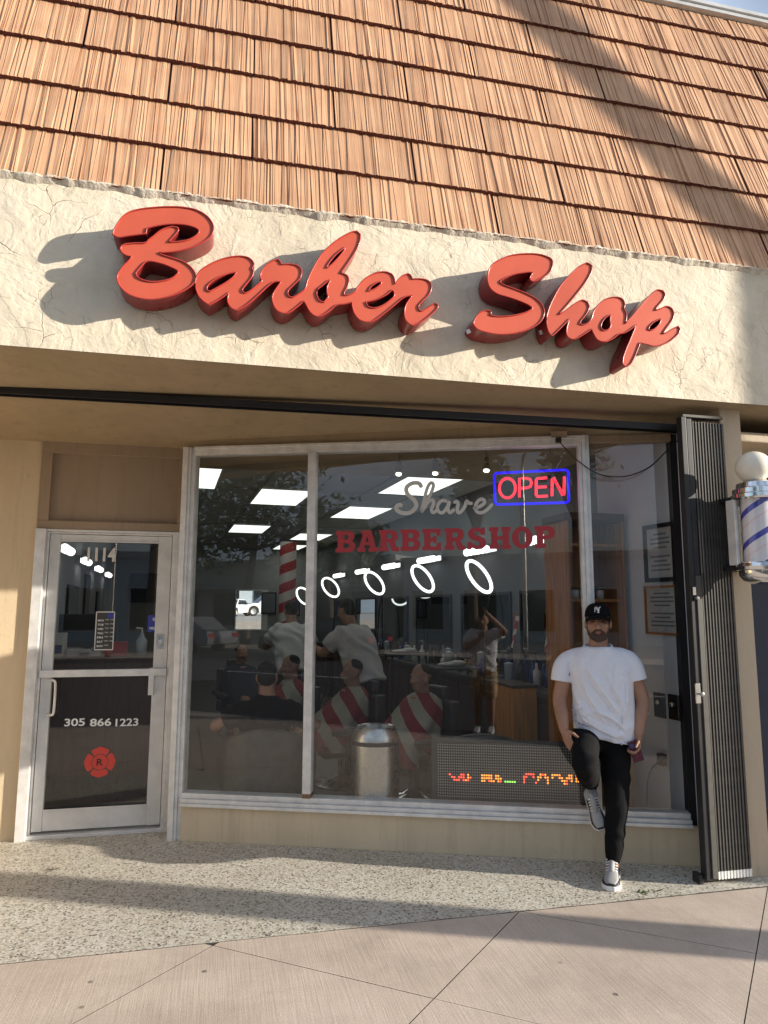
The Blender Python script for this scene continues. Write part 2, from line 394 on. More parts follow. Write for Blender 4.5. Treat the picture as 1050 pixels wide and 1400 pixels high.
def spiral_mat(name, stops, turns, lead, rough=0.25, seed_rot=0.0, emit=0.0):
    """helical stripes round the local z axis"""
    m, t, p = nodes(name); c = N(t, 'ShaderNodeTexCoord'); g = N(t, 'ShaderNodeTexGradient', gradient_type='RADIAL')
    L(t, c.outputs['Object'], g.inputs['Vector'])
    sx = N(t, 'ShaderNodeSeparateXYZ'); L(t, c.outputs['Object'], sx.inputs[0])
    a = N(t, 'ShaderNodeMath', operation='MULTIPLY_ADD'); L(t, sx.outputs['Z'], a.inputs[0]); a.inputs[1].default_value = lead
    b = N(t, 'ShaderNodeMath', operation='MULTIPLY_ADD'); L(t, g.outputs['Fac'], b.inputs[0]); b.inputs[1].default_value = turns; b.inputs[2].default_value = seed_rot
    L(t, b.outputs[0], a.inputs[2])
    f = N(t, 'ShaderNodeMath', operation='FRACT'); L(t, a.outputs[0], f.inputs[0])
    r = N(t, 'ShaderNodeValToRGB'); r.color_ramp.interpolation = 'CONSTANT'; e = r.color_ramp.elements
    while len(e) < len(stops): e.new(0.5)
    for i, (q, col) in enumerate(stops): e[i].position = q; e[i].color = (*col, 1)
    L(t, f.outputs[0], r.inputs[0]); 
    n = N(t, 'ShaderNodeTexNoise', Scale=9.0, Detail=6.0); L(t, c.outputs['Object'], n.inputs['Vector'])
    L(t, mix(t, 0.25, r.outputs[0], ramp(t, n.outputs['Fac'], [(0.3, (0.75, 0.7, 0.7)), (0.7, (1, 1, 1))]), 'MULTIPLY'), p.inputs['Base Color'])
    p.inputs['Roughness'].default_value = rough
    if emit: L(t, r.outputs[0], p.inputs['Emission Color']); p.inputs['Emission Strength'].default_value = emit
    return m
def stripe_mat(name, c1, c2, freq, rot=(0, 0, 0), rough=0.8):
    m, t, p = nodes(name); co = coords(t, (1, 1, 1), rot)
    dn = N(t, 'ShaderNodeTexNoise', Scale=2.5, Detail=3.0); L(t, co, dn.inputs['Vector'])
    wv = N(t, 'ShaderNodeTexWave', Scale=freq, Distortion=2.2); wv.inputs['Detail Scale'].default_value = 0.9
    L(t, co, wv.inputs['Vector'])
    r = ramp(t, wv.outputs['Fac'], [(0.47, c1), (0.53, c2)])
    L(t, mix(t, 0.5, r, ramp(t, dn.outputs['Fac'], [(0.3, (0.6, 0.6, 0.6)), (0.7, (1, 1, 1))]), 'MULTIPLY'), p.inputs['Base Color']); p.inputs['Roughness'].default_value = rough
    return m
def wood(name, col, rough=0.45):
    m, t, p = nodes(name); co = coords(t, (14, 14, 1.2))
    n = N(t, 'ShaderNodeTexNoise', Scale=2.2, Detail=7.0, Distortion=0.8); L(t, co, n.inputs['Vector'])
    L(t, ramp(t, n.outputs['Fac'], [(0.3, dim(col, 0.62)), (0.55, col), (0.8, dim(col, 1.25))]), p.inputs['Base Color']); p.inputs['Roughness'].default_value = rough
    return m
def foliage(name, c1, c2):
    m, t, p = nodes(name); oi = N(t, 'ShaderNodeNewGeometry')
    r = ramp(t, oi.outputs['Random Per Island'], [(0.0, c1), (1.0, c2)]); L(t, r, p.inputs['Base Color'])
    p.inputs['Roughness'].default_value = 0.6
    return m

M = {}
M['stucco'] = stucco()
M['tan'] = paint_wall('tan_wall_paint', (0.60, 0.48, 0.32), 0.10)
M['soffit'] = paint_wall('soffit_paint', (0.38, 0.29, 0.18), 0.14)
M['kick'] = paint_wall('cream_wall_paint', (0.60, 0.50, 0.35), 0.14)
M['pillar'] = paint_wall('pillar_paint', (0.50, 0.41, 0.30), 0.10)
M['panel'] = paint_wall('brown_panel_paint', (0.34, 0.255, 0.175), 0.08)
M['terrazzo'] = terrazzo(); M['concrete'] = concrete()
M['grout'] = mk('joint_dirt', (0.055, 0.045, 0.038), 0.9)
M['shingle'] = shingle_mat('clay_shingle', 1.0)
M['butt'] = mk('shingle_butt', (0.13, 0.038, 0.027), 0.8)  # clay red-brown darkened further, painting in the shade under each course
M['caulk'] = mk('old_white_mortar', (0.66, 0.60, 0.50), 0.9, var=0.3, vs=14, bs=0.5, bsc=70)
M['coping'] = mk('coping_metal', (0.50, 0.51, 0.51), 0.5, 0.2)
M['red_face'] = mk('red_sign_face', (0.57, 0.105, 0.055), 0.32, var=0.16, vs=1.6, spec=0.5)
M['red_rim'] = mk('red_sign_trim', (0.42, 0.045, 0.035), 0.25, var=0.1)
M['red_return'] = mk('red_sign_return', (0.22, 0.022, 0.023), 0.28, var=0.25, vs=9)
M['alu'] = mk('weathered_aluminium', (0.74, 0.73, 0.71), 0.42, 0.25, var=0.20, vs=11)
M['alu_dark'] = mk('shadow_gap', (0.05, 0.05, 0.05), 0.6)
M['door_metal'] = mk('painted_door_metal', (0.68, 0.665, 0.635), 0.45, 0.1, var=0.16, vs=7)
M['glass'] = glass_mat(); M['clear'] = glass_mat('clear_glass', (0.96, 0.96, 0.96), 0.0, 0.06)
M['black'] = mk('black_metal', (0.022, 0.022, 0.024), 0.45, 0.2, var=0.3)
M['gate'] = mk('galvanised_bars', (0.085, 0.08, 0.072), 0.6, 0.2, var=0.25, vs=20)
M['white'] = mk('white_vinyl', (0.80, 0.79, 0.76), 0.5, var=0.06)
M['greyvinyl'] = mk('silver_vinyl', (0.62, 0.60, 0.56), 0.55, var=0.06)
M['redvinyl'] = mk('red_vinyl', (0.42, 0.035, 0.045), 0.5, var=0.08)
M['emblem_red'] = mk('emblem_red', (0.62, 0.06, 0.04), 0.5, var=0.05)
M['blue'] = mk('sticker_blue', (0.035, 0.05, 0.30), 0.5, var=0.05)
M['chrome'] = mk('polished_chrome', (0.75, 0.76, 0.77), 0.12, 1.0, var=0.08)
M['steel'] = mk('brushed_steel', (0.62, 0.61, 0.59), 0.28, 1.0, var=0.10, vs=20)
M['globe'] = mk('white_glass_globe', (0.80, 0.74, 0.62), 0.22, var=0.06, vs=3)
M['pole_blue'] = spiral_mat('barber_stripes', [(0.0, (0.80, 0.78, 0.80)), (0.30, (0.055, 0.06, 0.42)), (0.50, (0.80, 0.77, 0.79)), (0.78, (0.80, 0.66, 0.66)), (0.86, (0.80, 0.77, 0.79))], 2.0, -5.2, 0.3, 0.05)
M['navy'] = mk('navy_paint', (0.010, 0.013, 0.024), 0.9, var=0.25, spec=0.1)
M['leather'] = mk('black_leather', (0.060, 0.058, 0.056), 0.34, var=0.4, vs=14, bs=0.25, bsc=120)
M['rubber'] = mk('black_rubber', (0.02, 0.02, 0.02), 0.7)
M['skin'] = mk('skin', (0.36, 0.195, 0.125), 0.55, var=0.14, vs=16)
M['skin2'] = mk('skin_tanned', (0.36, 0.20, 0.13), 0.55, var=0.12, vs=16)
M['hair'] = mk('dark_hair', (0.016, 0.012, 0.010), 0.7, var=0.3, vs=60, bs=0.6, bsc=260)
M['beard'] = mk('beard_hair', (0.075, 0.050, 0.038), 0.85, var=0.35, vs=90, bs=0.7, bsc=320)
M['lip'] = mk('lips', (0.33, 0.14, 0.115), 0.5)
M['eye'] = mk('eye_dark', (0.015, 0.011, 0.010), 0.3, var=0)
M['tee'] = mk('white_cotton', (0.76, 0.77, 0.83), 0.85, var=0.04, vs=6, bs=0.15, bsc=18)
M['tee2'] = mk('grey_white_cotton', (0.56, 0.56, 0.54), 0.85, var=0.08, vs=6)
M['trouser'] = mk('black_cotton', (0.007, 0.007, 0.008), 0.9, var=0.3, bs=0.2, bsc=25, spec=0.15)
M['khaki'] = mk('khaki_cotton', (0.46, 0.34, 0.20), 0.85, var=0.15)
M['shoe_white'] = mk('shoe_white', (0.74, 0.73, 0.72), 0.6, var=0.08)
M['shoe_grey'] = mk('shoe_grey', (0.34, 0.34, 0.34), 0.7, var=0.12, vs=40)
M['shoe_black'] = mk('shoe_black', (0.02, 0.02, 0.022), 0.55, var=0.2)
M['phone_back'] = mk('phone_case', (0.09, 0.012, 0.035), 0.25, var=0.3, vs=18)
M['ceil'] = mk('ceiling_tile', (0.46, 0.45, 0.41), 0.9, var=0.10, vs=8, bs=0.2, bsc=150)
M['tbar'] = mk('ceiling_grid', (0.34, 0.33, 0.31), 0.6)
M['lamp'] = mk('troffer_diffuser', (0.9, 0.92, 0.88), 0.5, var=0.0, emit=0.95, ecol=(0.96, 1.0, 0.93))
M['bulb'] = mk('bulb_glow', (1, 1, 1), 0.5, var=0, emit=1.5, ecol=(1, 0.98, 0.96))
M['ring'] = mk('ring_lamp_glow', (1, 1, 1), 0.5, var=0, emit=1.2, ecol=(0.95, 0.99, 1))
M['spot'] = mk('spot_glow', (1, 0.95, 0.8), 0.5, var=0, emit=2.5, ecol=(1, 0.93, 0.74))
M['neon_red'] = mk('neon_red', (1.0, 0.05, 0.08), 0.4, var=0, emit=1.15, ecol=(1.0, 0.028, 0.055))
M['neon_blue'] = mk('neon_blue', (0.02, 0.02, 0.8), 0.4, var=0, emit=0.75, ecol=(0.02, 0.012, 0.85))
M['led_red'] = mk('led_red', (1, 0.1, 0.05), 0.5, var=0, emit=1.6, ecol=(1, 0.07, 0.04))
M['led_amber'] = mk('led_amber', (1, 0.45, 0.08), 0.5, var=0, emit=1.5, ecol=(1, 0.27, 0.035))
M['led_green'] = mk('led_green', (0.3, 0.9, 0.1), 0.5, var=0, emit=1.2, ecol=(0.3, 0.9, 0.12))
M['led_off'] = mk('led_off', (0.34, 0.34, 0.32), 0.4, var=0.1)
M['charcoal'] = mk('charcoal_plastic', (0.045, 0.044, 0.043), 0.55, var=0.2)
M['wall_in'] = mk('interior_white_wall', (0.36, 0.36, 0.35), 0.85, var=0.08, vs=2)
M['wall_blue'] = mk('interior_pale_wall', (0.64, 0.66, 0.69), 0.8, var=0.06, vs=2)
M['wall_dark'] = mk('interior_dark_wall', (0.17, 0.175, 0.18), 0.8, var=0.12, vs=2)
M['floor_in'] = mk('interior_floor_tile', (0.085, 0.07, 0.055), 0.35, var=0.25, vs=3)
M['cabinet'] = wood('brown_wood', (0.40, 0.17, 0.05)); M['oak'] = wood('orange_wood', (0.50, 0.22, 0.05)); M['darkwood'] = wood('dark_wood', (0.065, 0.03, 0.02))
M['mirror'] = mk('mirror', (0.40, 0.43, 0.43), 0.02, 1.0, var=0)
M['paper'] = mk('paper', (0.60, 0.59, 0.55), 0.8, var=0.15, vs=20)
M['ink'] = mk('ink_grey', (0.22, 0.23, 0.25), 0.8, var=0.1)
M['cape'] = stripe_mat('striped_cape', (0.27, 0.03, 0.035), (0.40, 0.38, 0.29), 1.5, (0, R(38), R(14)))
M['cape_blue'] = mk('star_cape_blue', (0.022, 0.024, 0.04), 0.8)
M['flag'] = stripe_mat('flag_stripes', (0.45, 0.05, 0.06), (0.70, 0.68, 0.64), 9.0, (0, R(8), 0))
M['column'] = spiral_mat('column_stripes', [(0.0, (0.62, 0.58, 0.54)), (0.5, (0.42, 0.045, 0.05))], 1.0, -4.2, 0.6)
M['bark'] = mk('bark', (0.15, 0.115, 0.085), 0.9, var=0.35, vs=9, bs=0.6, bsc=30)
M['leaf'] = foliage('leaf_green', (0.030, 0.060, 0.016), (0.10, 0.14, 0.045))
M['palm'] = foliage('palm_green', (0.04, 0.075, 0.02), (0.11, 0.15, 0.05))
M['asphalt'] = mk('asphalt', (0.06, 0.06, 0.062), 0.85, var=0.25, vs=3, bs=0.4, bsc=160)
M['kerb'] = mk('kerb_concrete', (0.36, 0.34, 0.31), 0.85, var=0.2)
M['carwhite'] = mk('white_car_paint', (0.74, 0.75, 0.76), 0.22, var=0.03, coat=0.6)
M['cargrey'] = mk('silver_car_paint', (0.30, 0.32, 0.35), 0.25, 0.4, var=0.05, coat=0.6)
M['carglass'] = mk('car_glass', (0.02, 0.025, 0.03), 0.06, var=0)
M['tyre'] = mk('tyre', (0.02, 0.02, 0.02), 0.8)
M['tail'] = mk('tail_lamp', (0.35, 0.02, 0.02), 0.3, var=0)
M['bldg1'] = paint_wall('pale_stucco', (0.60, 0.58, 0.53)); M['bldg2'] = paint_wall('pale_blue_stucco', (0.50, 0.60, 0.66))
M['plastic_clear'] = mk('clear_plastic', (0.52, 0.60, 0.62), 0.2, var=0.1)
M['bottle_blue'] = mk('blue_liquid', (0.03, 0.07, 0.22), 0.25, var=0.1)
M['bottle_dark'] = mk('dark_bottle', (0.03, 0.028, 0.03), 0.25, var=0.2)
M['bottle_amber'] = mk('amber_bottle', (0.30, 0.16, 0.05), 0.25, var=0.2)
M['towel'] = mk('white_towel', (0.62, 0.60, 0.56), 0.9, var=0.1, bs=0.4, bsc=80)
M['weed'] = mk('weed_green', (0.10, 0.17, 0.04), 0.6)
# ================================================================== SETTING
def plane_obj(name, x0, x1, y0, y1, z, mat, th=0.1, label=None):
    o = MB().box(x0, x1, y0, y1, z - th, z).build(name, mat); o['kind'] = 'structure'; return o
plane_obj('ground', -300, 300, -300, 300, -0.30, M['asphalt'], 0.2)
plane_obj('road', -150, 150, -13.0, 0.75, -0.13, M['asphalt'], 0.1)
MB().box(-150, 150, 0.75, 0.90, -0.25, 0.0).build('kerb', M['kerb'])['kind'] = 'structure'
MB().box(-150, 150, -13.15, -13.0, -0.25, 0.0).build('kerb', M['kerb'])['kind'] = 'structure'
plane_obj('pavement', -150, 150, -24, -13.15, 0.0, M['concrete'], 0.2)
for k in range(12):
    MB().box(-60 + k * 10, -56 + k * 10, -6.20, -6.05, -0.13, -0.126).build('lane_marking', M['white'])['kind'] = 'structure'
walk = plane_obj('sidewalk', -5.0, 9.0, 0.9, 3.835, -0.006, M['grout'], 0.1)
for a, b in ((-150, -5.0), (9.0, 150)):
    plane_obj('sidewalk', a, b, 0.9, 3.9, 0.0, M['concrete'], 0.12)
def clip(poly, nx, ny, d):                 # keep nx*x+ny*y <= d
    out = []
    for i in range(len(poly)):
        p, q = poly[i], poly[(i + 1) % len(poly)]
        a, b = nx * p[0] + ny * p[1] - d, nx * q[0] + ny * q[1] - d
        if a <= 0: out.append(p)
        if a * b < 0: t = a / (a - b); out.append((p[0] + (q[0] - p[0]) * t, p[1] + (q[1] - p[1]) * t))
    return out
def ab2xy(a, b):
    xa, xb = 0.02 + 1.6 * a, 0.013 + 1.69 * b
    q = (xb - xa) / 2.312; return (xa + 0.979 * q, 3.8 + q)
g = 0.0024
for i in range(-10, 12):
    for j in range(-12, 12):
        e = g / 1.1
        poly = [ab2xy(i + e, j + e), ab2xy(i + 1 - e, j + e), ab2xy(i + 1 - e, j + 1 - e), ab2xy(i + e, j + 1 - e)]
        for n in ((0, 1, 3.827), (0, -1, -0.902), (1, 0, 8.998), (-1, 0, 4.998)):
            poly = clip(poly, *n) if len(poly) > 2 else []
        if len(poly) > 2:
            ar = sum(poly[k][0] * poly[(k + 1) % len(poly)][1] - poly[(k + 1) % len(poly)][0] * poly[k][1] for k in range(len(poly)))
            if abs(ar) < 0.02: continue
            dz = random.uniform(-0.0012, 0.0012)
            sb_ = MB().prism([(x, y, -0.06) for x, y in poly], (0, 0, 0.06 + dz)); sb_.m = [0, 0] + [1] * (len(sb_.m) - 2); sb_.build('slab', [M['concrete'], M['grout']], walk)
# terrazzo entrance apron: street edge wavers a little
random.seed(3)
edge = [(-5.0 + k * 0.1, 3.823 + 0.012 * min(1, max(0, (k * 0.1 - 5.0) / 3.0)) + random.uniform(-0.004, 0.004)) for k in range(141)]
ap = MB(); ap.prism([(x, y, -0.05) for x, y in edge] + [(9.0, 6.2, -0.05), (-5.0, 6.2, -0.05)], (0, 0, 0.052))
ap.m = [0, 0] + [1] * (len(ap.m) - 2); ap.build('entrance_apron', [M['terrazzo'], M['grout']])['kind'] = 'structure'

# ================================================================== SHOP BUILDING
shop = thing('shop_building', 'cream stucco barber shop front with terracotta shingled mansard and recessed glass entrance', 'building', (0, 6, 0))
FY, FZ0, FZ1 = 3.84, 2.995, 3.955
def gridface(mb, x0, x1, z0, z1, y, nx, nz, amp, sc):
    vs = []; fs = []
    for k in range(nz + 1):
        for i in range(nx + 1):
            x = x0 + (x1 - x0) * i / nx; z = z0 + (z1 - z0) * k / nz
            e = 0 if k in (0,) else 1
            vs.append((x, y + amp * (noise.noise(V((x * sc, 3.1, z * sc))) + 0.5 * noise.noise(V((x * sc * 3, 9.1, z * sc * 3)))) * e, z))
    for k in range(nz):
        for i in range(nx): a = k * (nx + 1) + i; fs.append((a, a + 1, a + nx + 2, a + nx + 1))
    mb.add(vs, fs)
fa = MB(); gridface(fa, -5, 9, FZ0, FZ1, FY, 420, 30, 0.005, 5.0); fa.box(-5, 9, FY + 0.012, FY + 0.22, FZ0, FZ1 + 0.02)
fa.build('fascia', M['stucco'], shop, auto=60)
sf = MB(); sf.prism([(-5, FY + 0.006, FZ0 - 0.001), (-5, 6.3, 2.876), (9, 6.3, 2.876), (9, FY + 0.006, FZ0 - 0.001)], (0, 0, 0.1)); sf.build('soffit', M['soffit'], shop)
# rolling-gate track on the soffit
def soff(y): return FZ0 - (y - FY) * 0.0484
tk = MB(); p0, p1 = on_z(-40, 529, 2.965), on_z(932, 586, 2.965); p0.z = soff(p0.y) - 0.012; p1 = on_y(938, 587, 4.10)
d = (p1 - p0).normalized(); pr = d.cross(V((0, 0, 1))).normalized()
for off in (-0.034, 0.034): tk.obox((p0 + p1) / 2 + pr * off, (p1 - p0) / 2, pr * 0.006, (0, 0, 0.022))
tk.obox((p0 + p1) / 2 + V((0, 0, 0.012)), (p1 - p0) / 2, pr * 0.036, (0, 0, 0.007))
tk.build('gate_track', M['black'], shop)
# door wall and the rest of the recess
DY = 5.70
MB().box(-3.2, -1.372, DY, DY + 0.2, 0, 3.2).build('side_wall', M['tan'], shop, bevel=0.004)
MB().box(-3.4, -3.201, FY + 0.16, DY + 0.2, 0, 3.2).build('return_wall', M['tan'], shop)
MB().box(-5, -3.4, FY + 0.16, FY + 0.3, 0, 3.0).build('front_wall', M['tan'], shop)
# transom panel above the door
tp = MB(); xl, xr = -1.371, -0.302
ZF = on_y(150, 725.5, DY).z; ZL = on_y(150, 731.5, DY).z; ZG = on_y(150, 741.5, DY).z; ZB = on_y(130, 1104, DY).z
tp.box(xl, xr, DY - 0.012, DY + 0.1, 2.822, 2.925); tp.box(xl, xl + 0.075, DY - 0.010, DY + 0.1, ZF + 0.066, 2.8215); tp.box(xr - 0.06, xr, DY - 0.010, DY + 0.1, ZF + 0.066, 2.8215); tp.box(xl, xr, DY - 0.014, DY + 0.1, ZF + 0.0005, ZF + 0.0655)
tp.build('transom_frame', M['panel'], shop, bevel=0.004)
MB().box(xl + 0.07, xr - 0.055, DY + 0.03, DY + 0.08, ZF + 0.05, 2.83).build('transom_panel', M['panel'], shop)
MB().box(xl - 0.3, xr + 0.1, DY + 0.1, DY + 0.3, 2.9, 3.4).build('header', M['tan'], shop)
# --- door
door = MB(); door.box(-1.371, -1.300, DY - 0.045, DY + 0.11, 0.0, ZF); door.box(-0.372, -0.303, DY - 0.02, DY + 0.11, 0.0, ZF); door.box(-1.2995, -0.3725, DY - 0.02, DY + 0.11, ZL + 0.017, ZF)
door.box(-1.2995, -1.283, DY + 0.012, DY + 0.1, 0, ZL + 0.0165); door.box(-0.389, -0.3725, DY + 0.012, DY + 0.1, 0, ZL + 0.0165); door.box(-1.282, -0.39, DY + 0.012, DY + 0.1, ZL + 0.003, ZL + 0.0165)
dr = door.build('door', M['alu'], shop, bevel=0.003, label='aluminium framed glass entrance door with address numbers')
lx0, lx1, ly0, ly1 = -1.279, -0.393, DY + 0.018, DY + 0.062
MB().box(lx0, lx0 + 0.072, ly0, ly1, 0.045, ZL).build('stile', M['door_metal'], dr, bevel=0.003)
MB().box(lx1 - 0.10, lx1, ly0, ly1, 0.045, ZL).build('stile', M['door_metal'], dr, bevel=0.003)
MB().box(lx0 + 0.0725, lx1 - 0.1005, ly0 + 0.002, ly1 - 0.002, ZG + 0.012, ZL - 0.001).build('top_rail', M['door_metal'], dr, bevel=0.003)
MB().box(lx0 + 0.0725, lx1 - 0.1005, ly0 + 0.002, ly1 - 0.002, 0.047, ZB - 0.012).build('bottom_rail', M['door_metal'], dr, bevel=0.003)
MB().box(lx0 + 0.0725, lx1 - 0.1005, ly0 - 0.004, ly0 + 0.0015, ZB - 0.0115, ZB).build('glazing_bead', M['door_metal'], dr); MB().box(lx0 + 0.0725, lx1 - 0.1005, ly0 - 0.004, ly0 + 0.0015, ZG, ZG + 0.0115).build('glazing_bead', M['door_metal'], dr)
MB().quad((lx0 + 0.06, DY + 0.039, ZB - 0.03), (lx1 - 0.09, DY + 0.039, ZB - 0.03), (lx1 - 0.09, DY + 0.039, ZG + 0.03), (lx0 + 0.06, DY + 0.039, ZG + 0.03)).build('glass_pane', M['glass'], dr)
zb = on_y(140, 920, DY).z
MB().box(lx0 - 0.004, lx1 + 0.004, ly0 - 0.035, ly0 - 0.004, zb - 0.026, zb + 0.026).build('push_bar', M['alu'], dr, bevel=0.004)
zt, zl = on_y(75, 930, DY).z, on_y(70, 977, DY).z
hx = on_y(66, 950, DY).x
MB().tube(smooth_path([(hx, ly0, zt), (hx + 0.035, ly0 - 0.045, zt), (hx + 0.052, ly0 - 0.055, zt - 0.03), (hx + 0.052, ly0 - 0.055, zl + 0.03), (hx + 0.035, ly0 - 0.045, zl), (hx, ly0, zl)], 4), 0.009, 10).build('pull_handle', M['alu'], dr, True)
lk = MB(); q = on_y(223, 878, ly0); lk.lathe([(0.0, 0.014), (0.022, 0.012), (0.026, 0.004), (0.026, 0)], (lx1 - 0.055, ly0, q.z), 16, (0, -1, 0)); lk.lathe([(0.0, 0.02), (0.011, 0.018), (0.011, 0.0)], (lx1 - 0.055, ly0, q.z), 12, (0, -1, 0)); lk.box(lx1 - 0.085, lx1 - 0.028, ly0 - 0.003, ly0 + 0.01, q.z - 0.05, q.z + 0.062)
lk.build('door_lock', M['steel'], dr)
MB().box(lx1 - 0.125, lx1 - 0.085, ly0 - 0.03, ly0 + 0.01, zb - 0.17, zb + 0.03).build('bar_bracket', M['alu'], dr, bevel=0.003)
MB().box(-1.30, -0.373, DY - 0.02, DY + 0.09, 0.002, 0.028).build('threshold', M['alu'], dr, bevel=0.003)
# writing on the door glass
GY = DY + 0.0350
def door_text(body, c, wpx, hpx, mat, off=0.0, sp=1.0, name='lettering'):
    a = on_y(c[0] - wpx / 2, c[1], GY); b = on_y(c[0] + wpx / 2, c[1], GY); h = on_y(c[0], c[1] - hpx / 2, GY).z - on_y(c[0], c[1] + hpx / 2, GY).z
    me = fit_text(body, (b - a).length, h, off, sp)
    return place_mesh(name, me, mat, frame_m(((a + b) / 2).to_tuple(), (1, 0, 0), (0, 0, 1)), dr)
door_text('1114', (139, 758), 39, 19, M['greyvinyl'], 0.032)
for tx_, cx_, wd_ in (('305', 102, 28), ('866', 137.5, 29), ('1223', 173.5, 31)): door_text(tx_, (cx_, 987.5), wd_, 10.5, M['white'], 0.020)
def door_poly(pts, mat, name, y=GY):
    mb = MB(); mb.prism([V((q.x, y, q.z)) for q in [on_y(px, py, GY) for px, py in pts]], (0, 0.0008, 0)); return mb.build(name, mat, dr)
# fire-department style emblem: four flared petals round a disc, letter R
ec = on_y(136.5, 1042, GY); er = (on_y(157, 1042, GY) - ec).length
for k in range(4):
    a0 = k * math.pi / 2
    pts = []
    for r_, a_ in ((0.57, -40), (0.80, -41), (0.99, -37), (1.0, -24), (1.06, 0), (1.0, 24), (0.99, 37), (0.80, 41), (0.57, 40), (0.57, 20), (0.57, 0), (0.57, -20)):
        pts.append((ec.x + er * r_ * math.cos(a0 + R(a_)), GY, ec.z + er * r_ * math.sin(a0 + R(a_))))
    MB().prism(pts, (0, 0.0008, 0)).build('emblem_petal', M['emblem_red'], dr)
MB().prism([(ec.x + er * 0.52 * math.cos(2 * math.pi * i / 28), GY, ec.z + er * 0.52 * math.sin(2 * math.pi * i / 28)) for i in range(28)], (0, 0.0008, 0)).build('emblem_disc', M['emblem_red'], dr)
place_mesh('emblem_letter', fit_text('R', er * 0.42, er * 0.46, 0.02), M['black'], frame_m((ec.x, GY - 0.0012, ec.z), (1, 0, 0), (0, 0, 1)), dr)
# opening-hours card
hx0, hx1 = on_y(129.5, 870, GY).x, on_y(155.5, 870, GY).x; hz0, hz1 = on_y(143, 889, GY).z, on_y(143, 836, GY).z
fr = MB()
for q in ((hx0, hx1, hz1 - 0.008, hz1), (hx0, hx1, hz0, hz0 + 0.008), (hx0, hx0 + 0.007, hz0 + 0.0085, hz1 - 0.0085), (hx1 - 0.007, hx1, hz0 + 0.0085, hz1 - 0.0085)): fr.box(q[0], q[1], GY + 0.0012, GY + 0.0025, q[2], q[3])
fr.build('hours_frame', M['greyvinyl'], dr)
MB().box(hx0 + 0.005, hx1 - 0.005, GY + 0.0026, GY + 0.0032, hz0 + 0.004, hz1 - 0.004).build('hours_card', M['charcoal'], dr)
MB().box(hx1 - 0.055, hx1 - 0.01, GY + 0.0014, GY + 0.0024, hz1 - 0.05, hz1 - 0.012).build('card_logo', M['blue'], dr)
for k, dn in enumerate(('MON', 'TUE', 'WED', 'THU', 'FRI', 'SAT', 'SUN')):
    z = hz1 - 0.068 - k * (hz1 - hz0 - 0.09) / 6.3
    place_mesh('lettering', fit_text(dn, 0.042, 0.014, 0.02), M['white'], frame_m((hx0 + 0.037, GY + 0.0018, z), (1, 0, 0), (0, 0, 1)), dr)
    place_mesh('lettering', fit_text('9AM - 7PM' if k < 6 else '10AM', 0.062 if k < 6 else 0.03, 0.009, 0.01), M['greyvinyl'], frame_m((hx0 + 0.098 - (0 if k < 6 else 0.015), GY + 0.0018, z + 0.006), (1, 0, 0), (0, 0, 1)), dr)
# payment sticker
sx0, sx1 = on_y(202, 850, GY).x, on_y(216, 850, GY).x; sz0, sz1 = on_y(209, 864, GY).z, on_y(209, 841, GY).z
MB().box(sx0, sx1, GY + 0.0014, GY + 0.0022, sz0, sz1).build('payment_sticker', M['blue'], dr)
place_mesh('lettering', fit_text('VISA', (sx1 - sx0) * 0.72, 0.020, 0.02), M['white'], frame_m(((sx0 + sx1) / 2, GY + 0.0008, sz0 + 0.028), (1, 0, 0), (0, 0, 1)), dr)
wv = MB(); cx, cz = (sx0 + sx1) / 2 - 0.008, sz1 - 0.032
for r_ in (0.007, 0.014, 0.021): wv.tube([(cx + r_ * math.cos(R(a)), GY + 0.0006, cz + r_ * math.sin(R(a))) for a in range(-45, 46, 15)], 0.0018, 6)
wv.build('contactless_mark', M['white'], dr)

# --- kick wall, window frame, panes
S_M, S_P = w_sz(423.5, 850)[0], w_sz(805, 850)[0]
S_END = 3.60
ZS0, ZS1, ZH0, ZH1 = 0.245, 0.325, 2.805, 2.868
kb = MB(); kb.wbox(0.062, S_END, -0.22, 0.012, 0.0, ZS0 - 0.002); kb.build('kick_wall', M['kick'], shop, bevel=0.006)
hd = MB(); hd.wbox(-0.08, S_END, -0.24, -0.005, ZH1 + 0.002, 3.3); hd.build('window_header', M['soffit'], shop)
wf = MB()
wf.wbox(-0.030, 0.012, -0.09, 0.030, 0.0, ZH1); wf.wbox(0.0125, 0.032, -0.09, 0.018, 0.0, ZH1); wf.wbox(0.0325, 0.060, -0.09, 0.002, 0.0, ZH1)   # left jamb in three steps
wf.wbox(0.0605, S_P + 0.02, -0.09, 0.034, ZH1 - 0.022, ZH1); wf.wbox(0.0605, S_P, -0.09, 0.014, ZH0, ZH1 - 0.0225)
win = wf.build('shop_window', M['alu'], shop, bevel=0.0025, label='aluminium framed plate glass shop window with painted lettering')
sl_ = MB(); sl_.wbox(0.0605, S_END - 0.05, -0.10, 0.006, ZS1 - 0.034, ZS1); sl_.wbox(0.0605, S_END - 0.05, -0.10, 0.034, ZS1 - 0.060, ZS1 - 0.0345); sl_.wbox(0.0605, S_END - 0.05, -0.10, 0.052, ZS0 - 0.0015, ZS1 - 0.0605)
sl_.build('sill', M['alu'], win, bevel=0.0025)
ml = MB(); ml.wbox(S_M - 0.030, S_M + 0.030, -0.07, 0.022, ZS1 + 0.03, ZH0 - 0.0005); ml.build('mullion', M['alu'], win, bevel=0.003)
mb2 = MB(); mb2.wbox(S_M - 0.027, S_M + 0.027, -0.065, 0.018, ZS1, ZS1 + 0.0295); mb2.build('corroded_mullion_foot', mk('rusty_foot', (0.22, 0.13, 0.08), 0.9, var=0.5, vs=60), win)
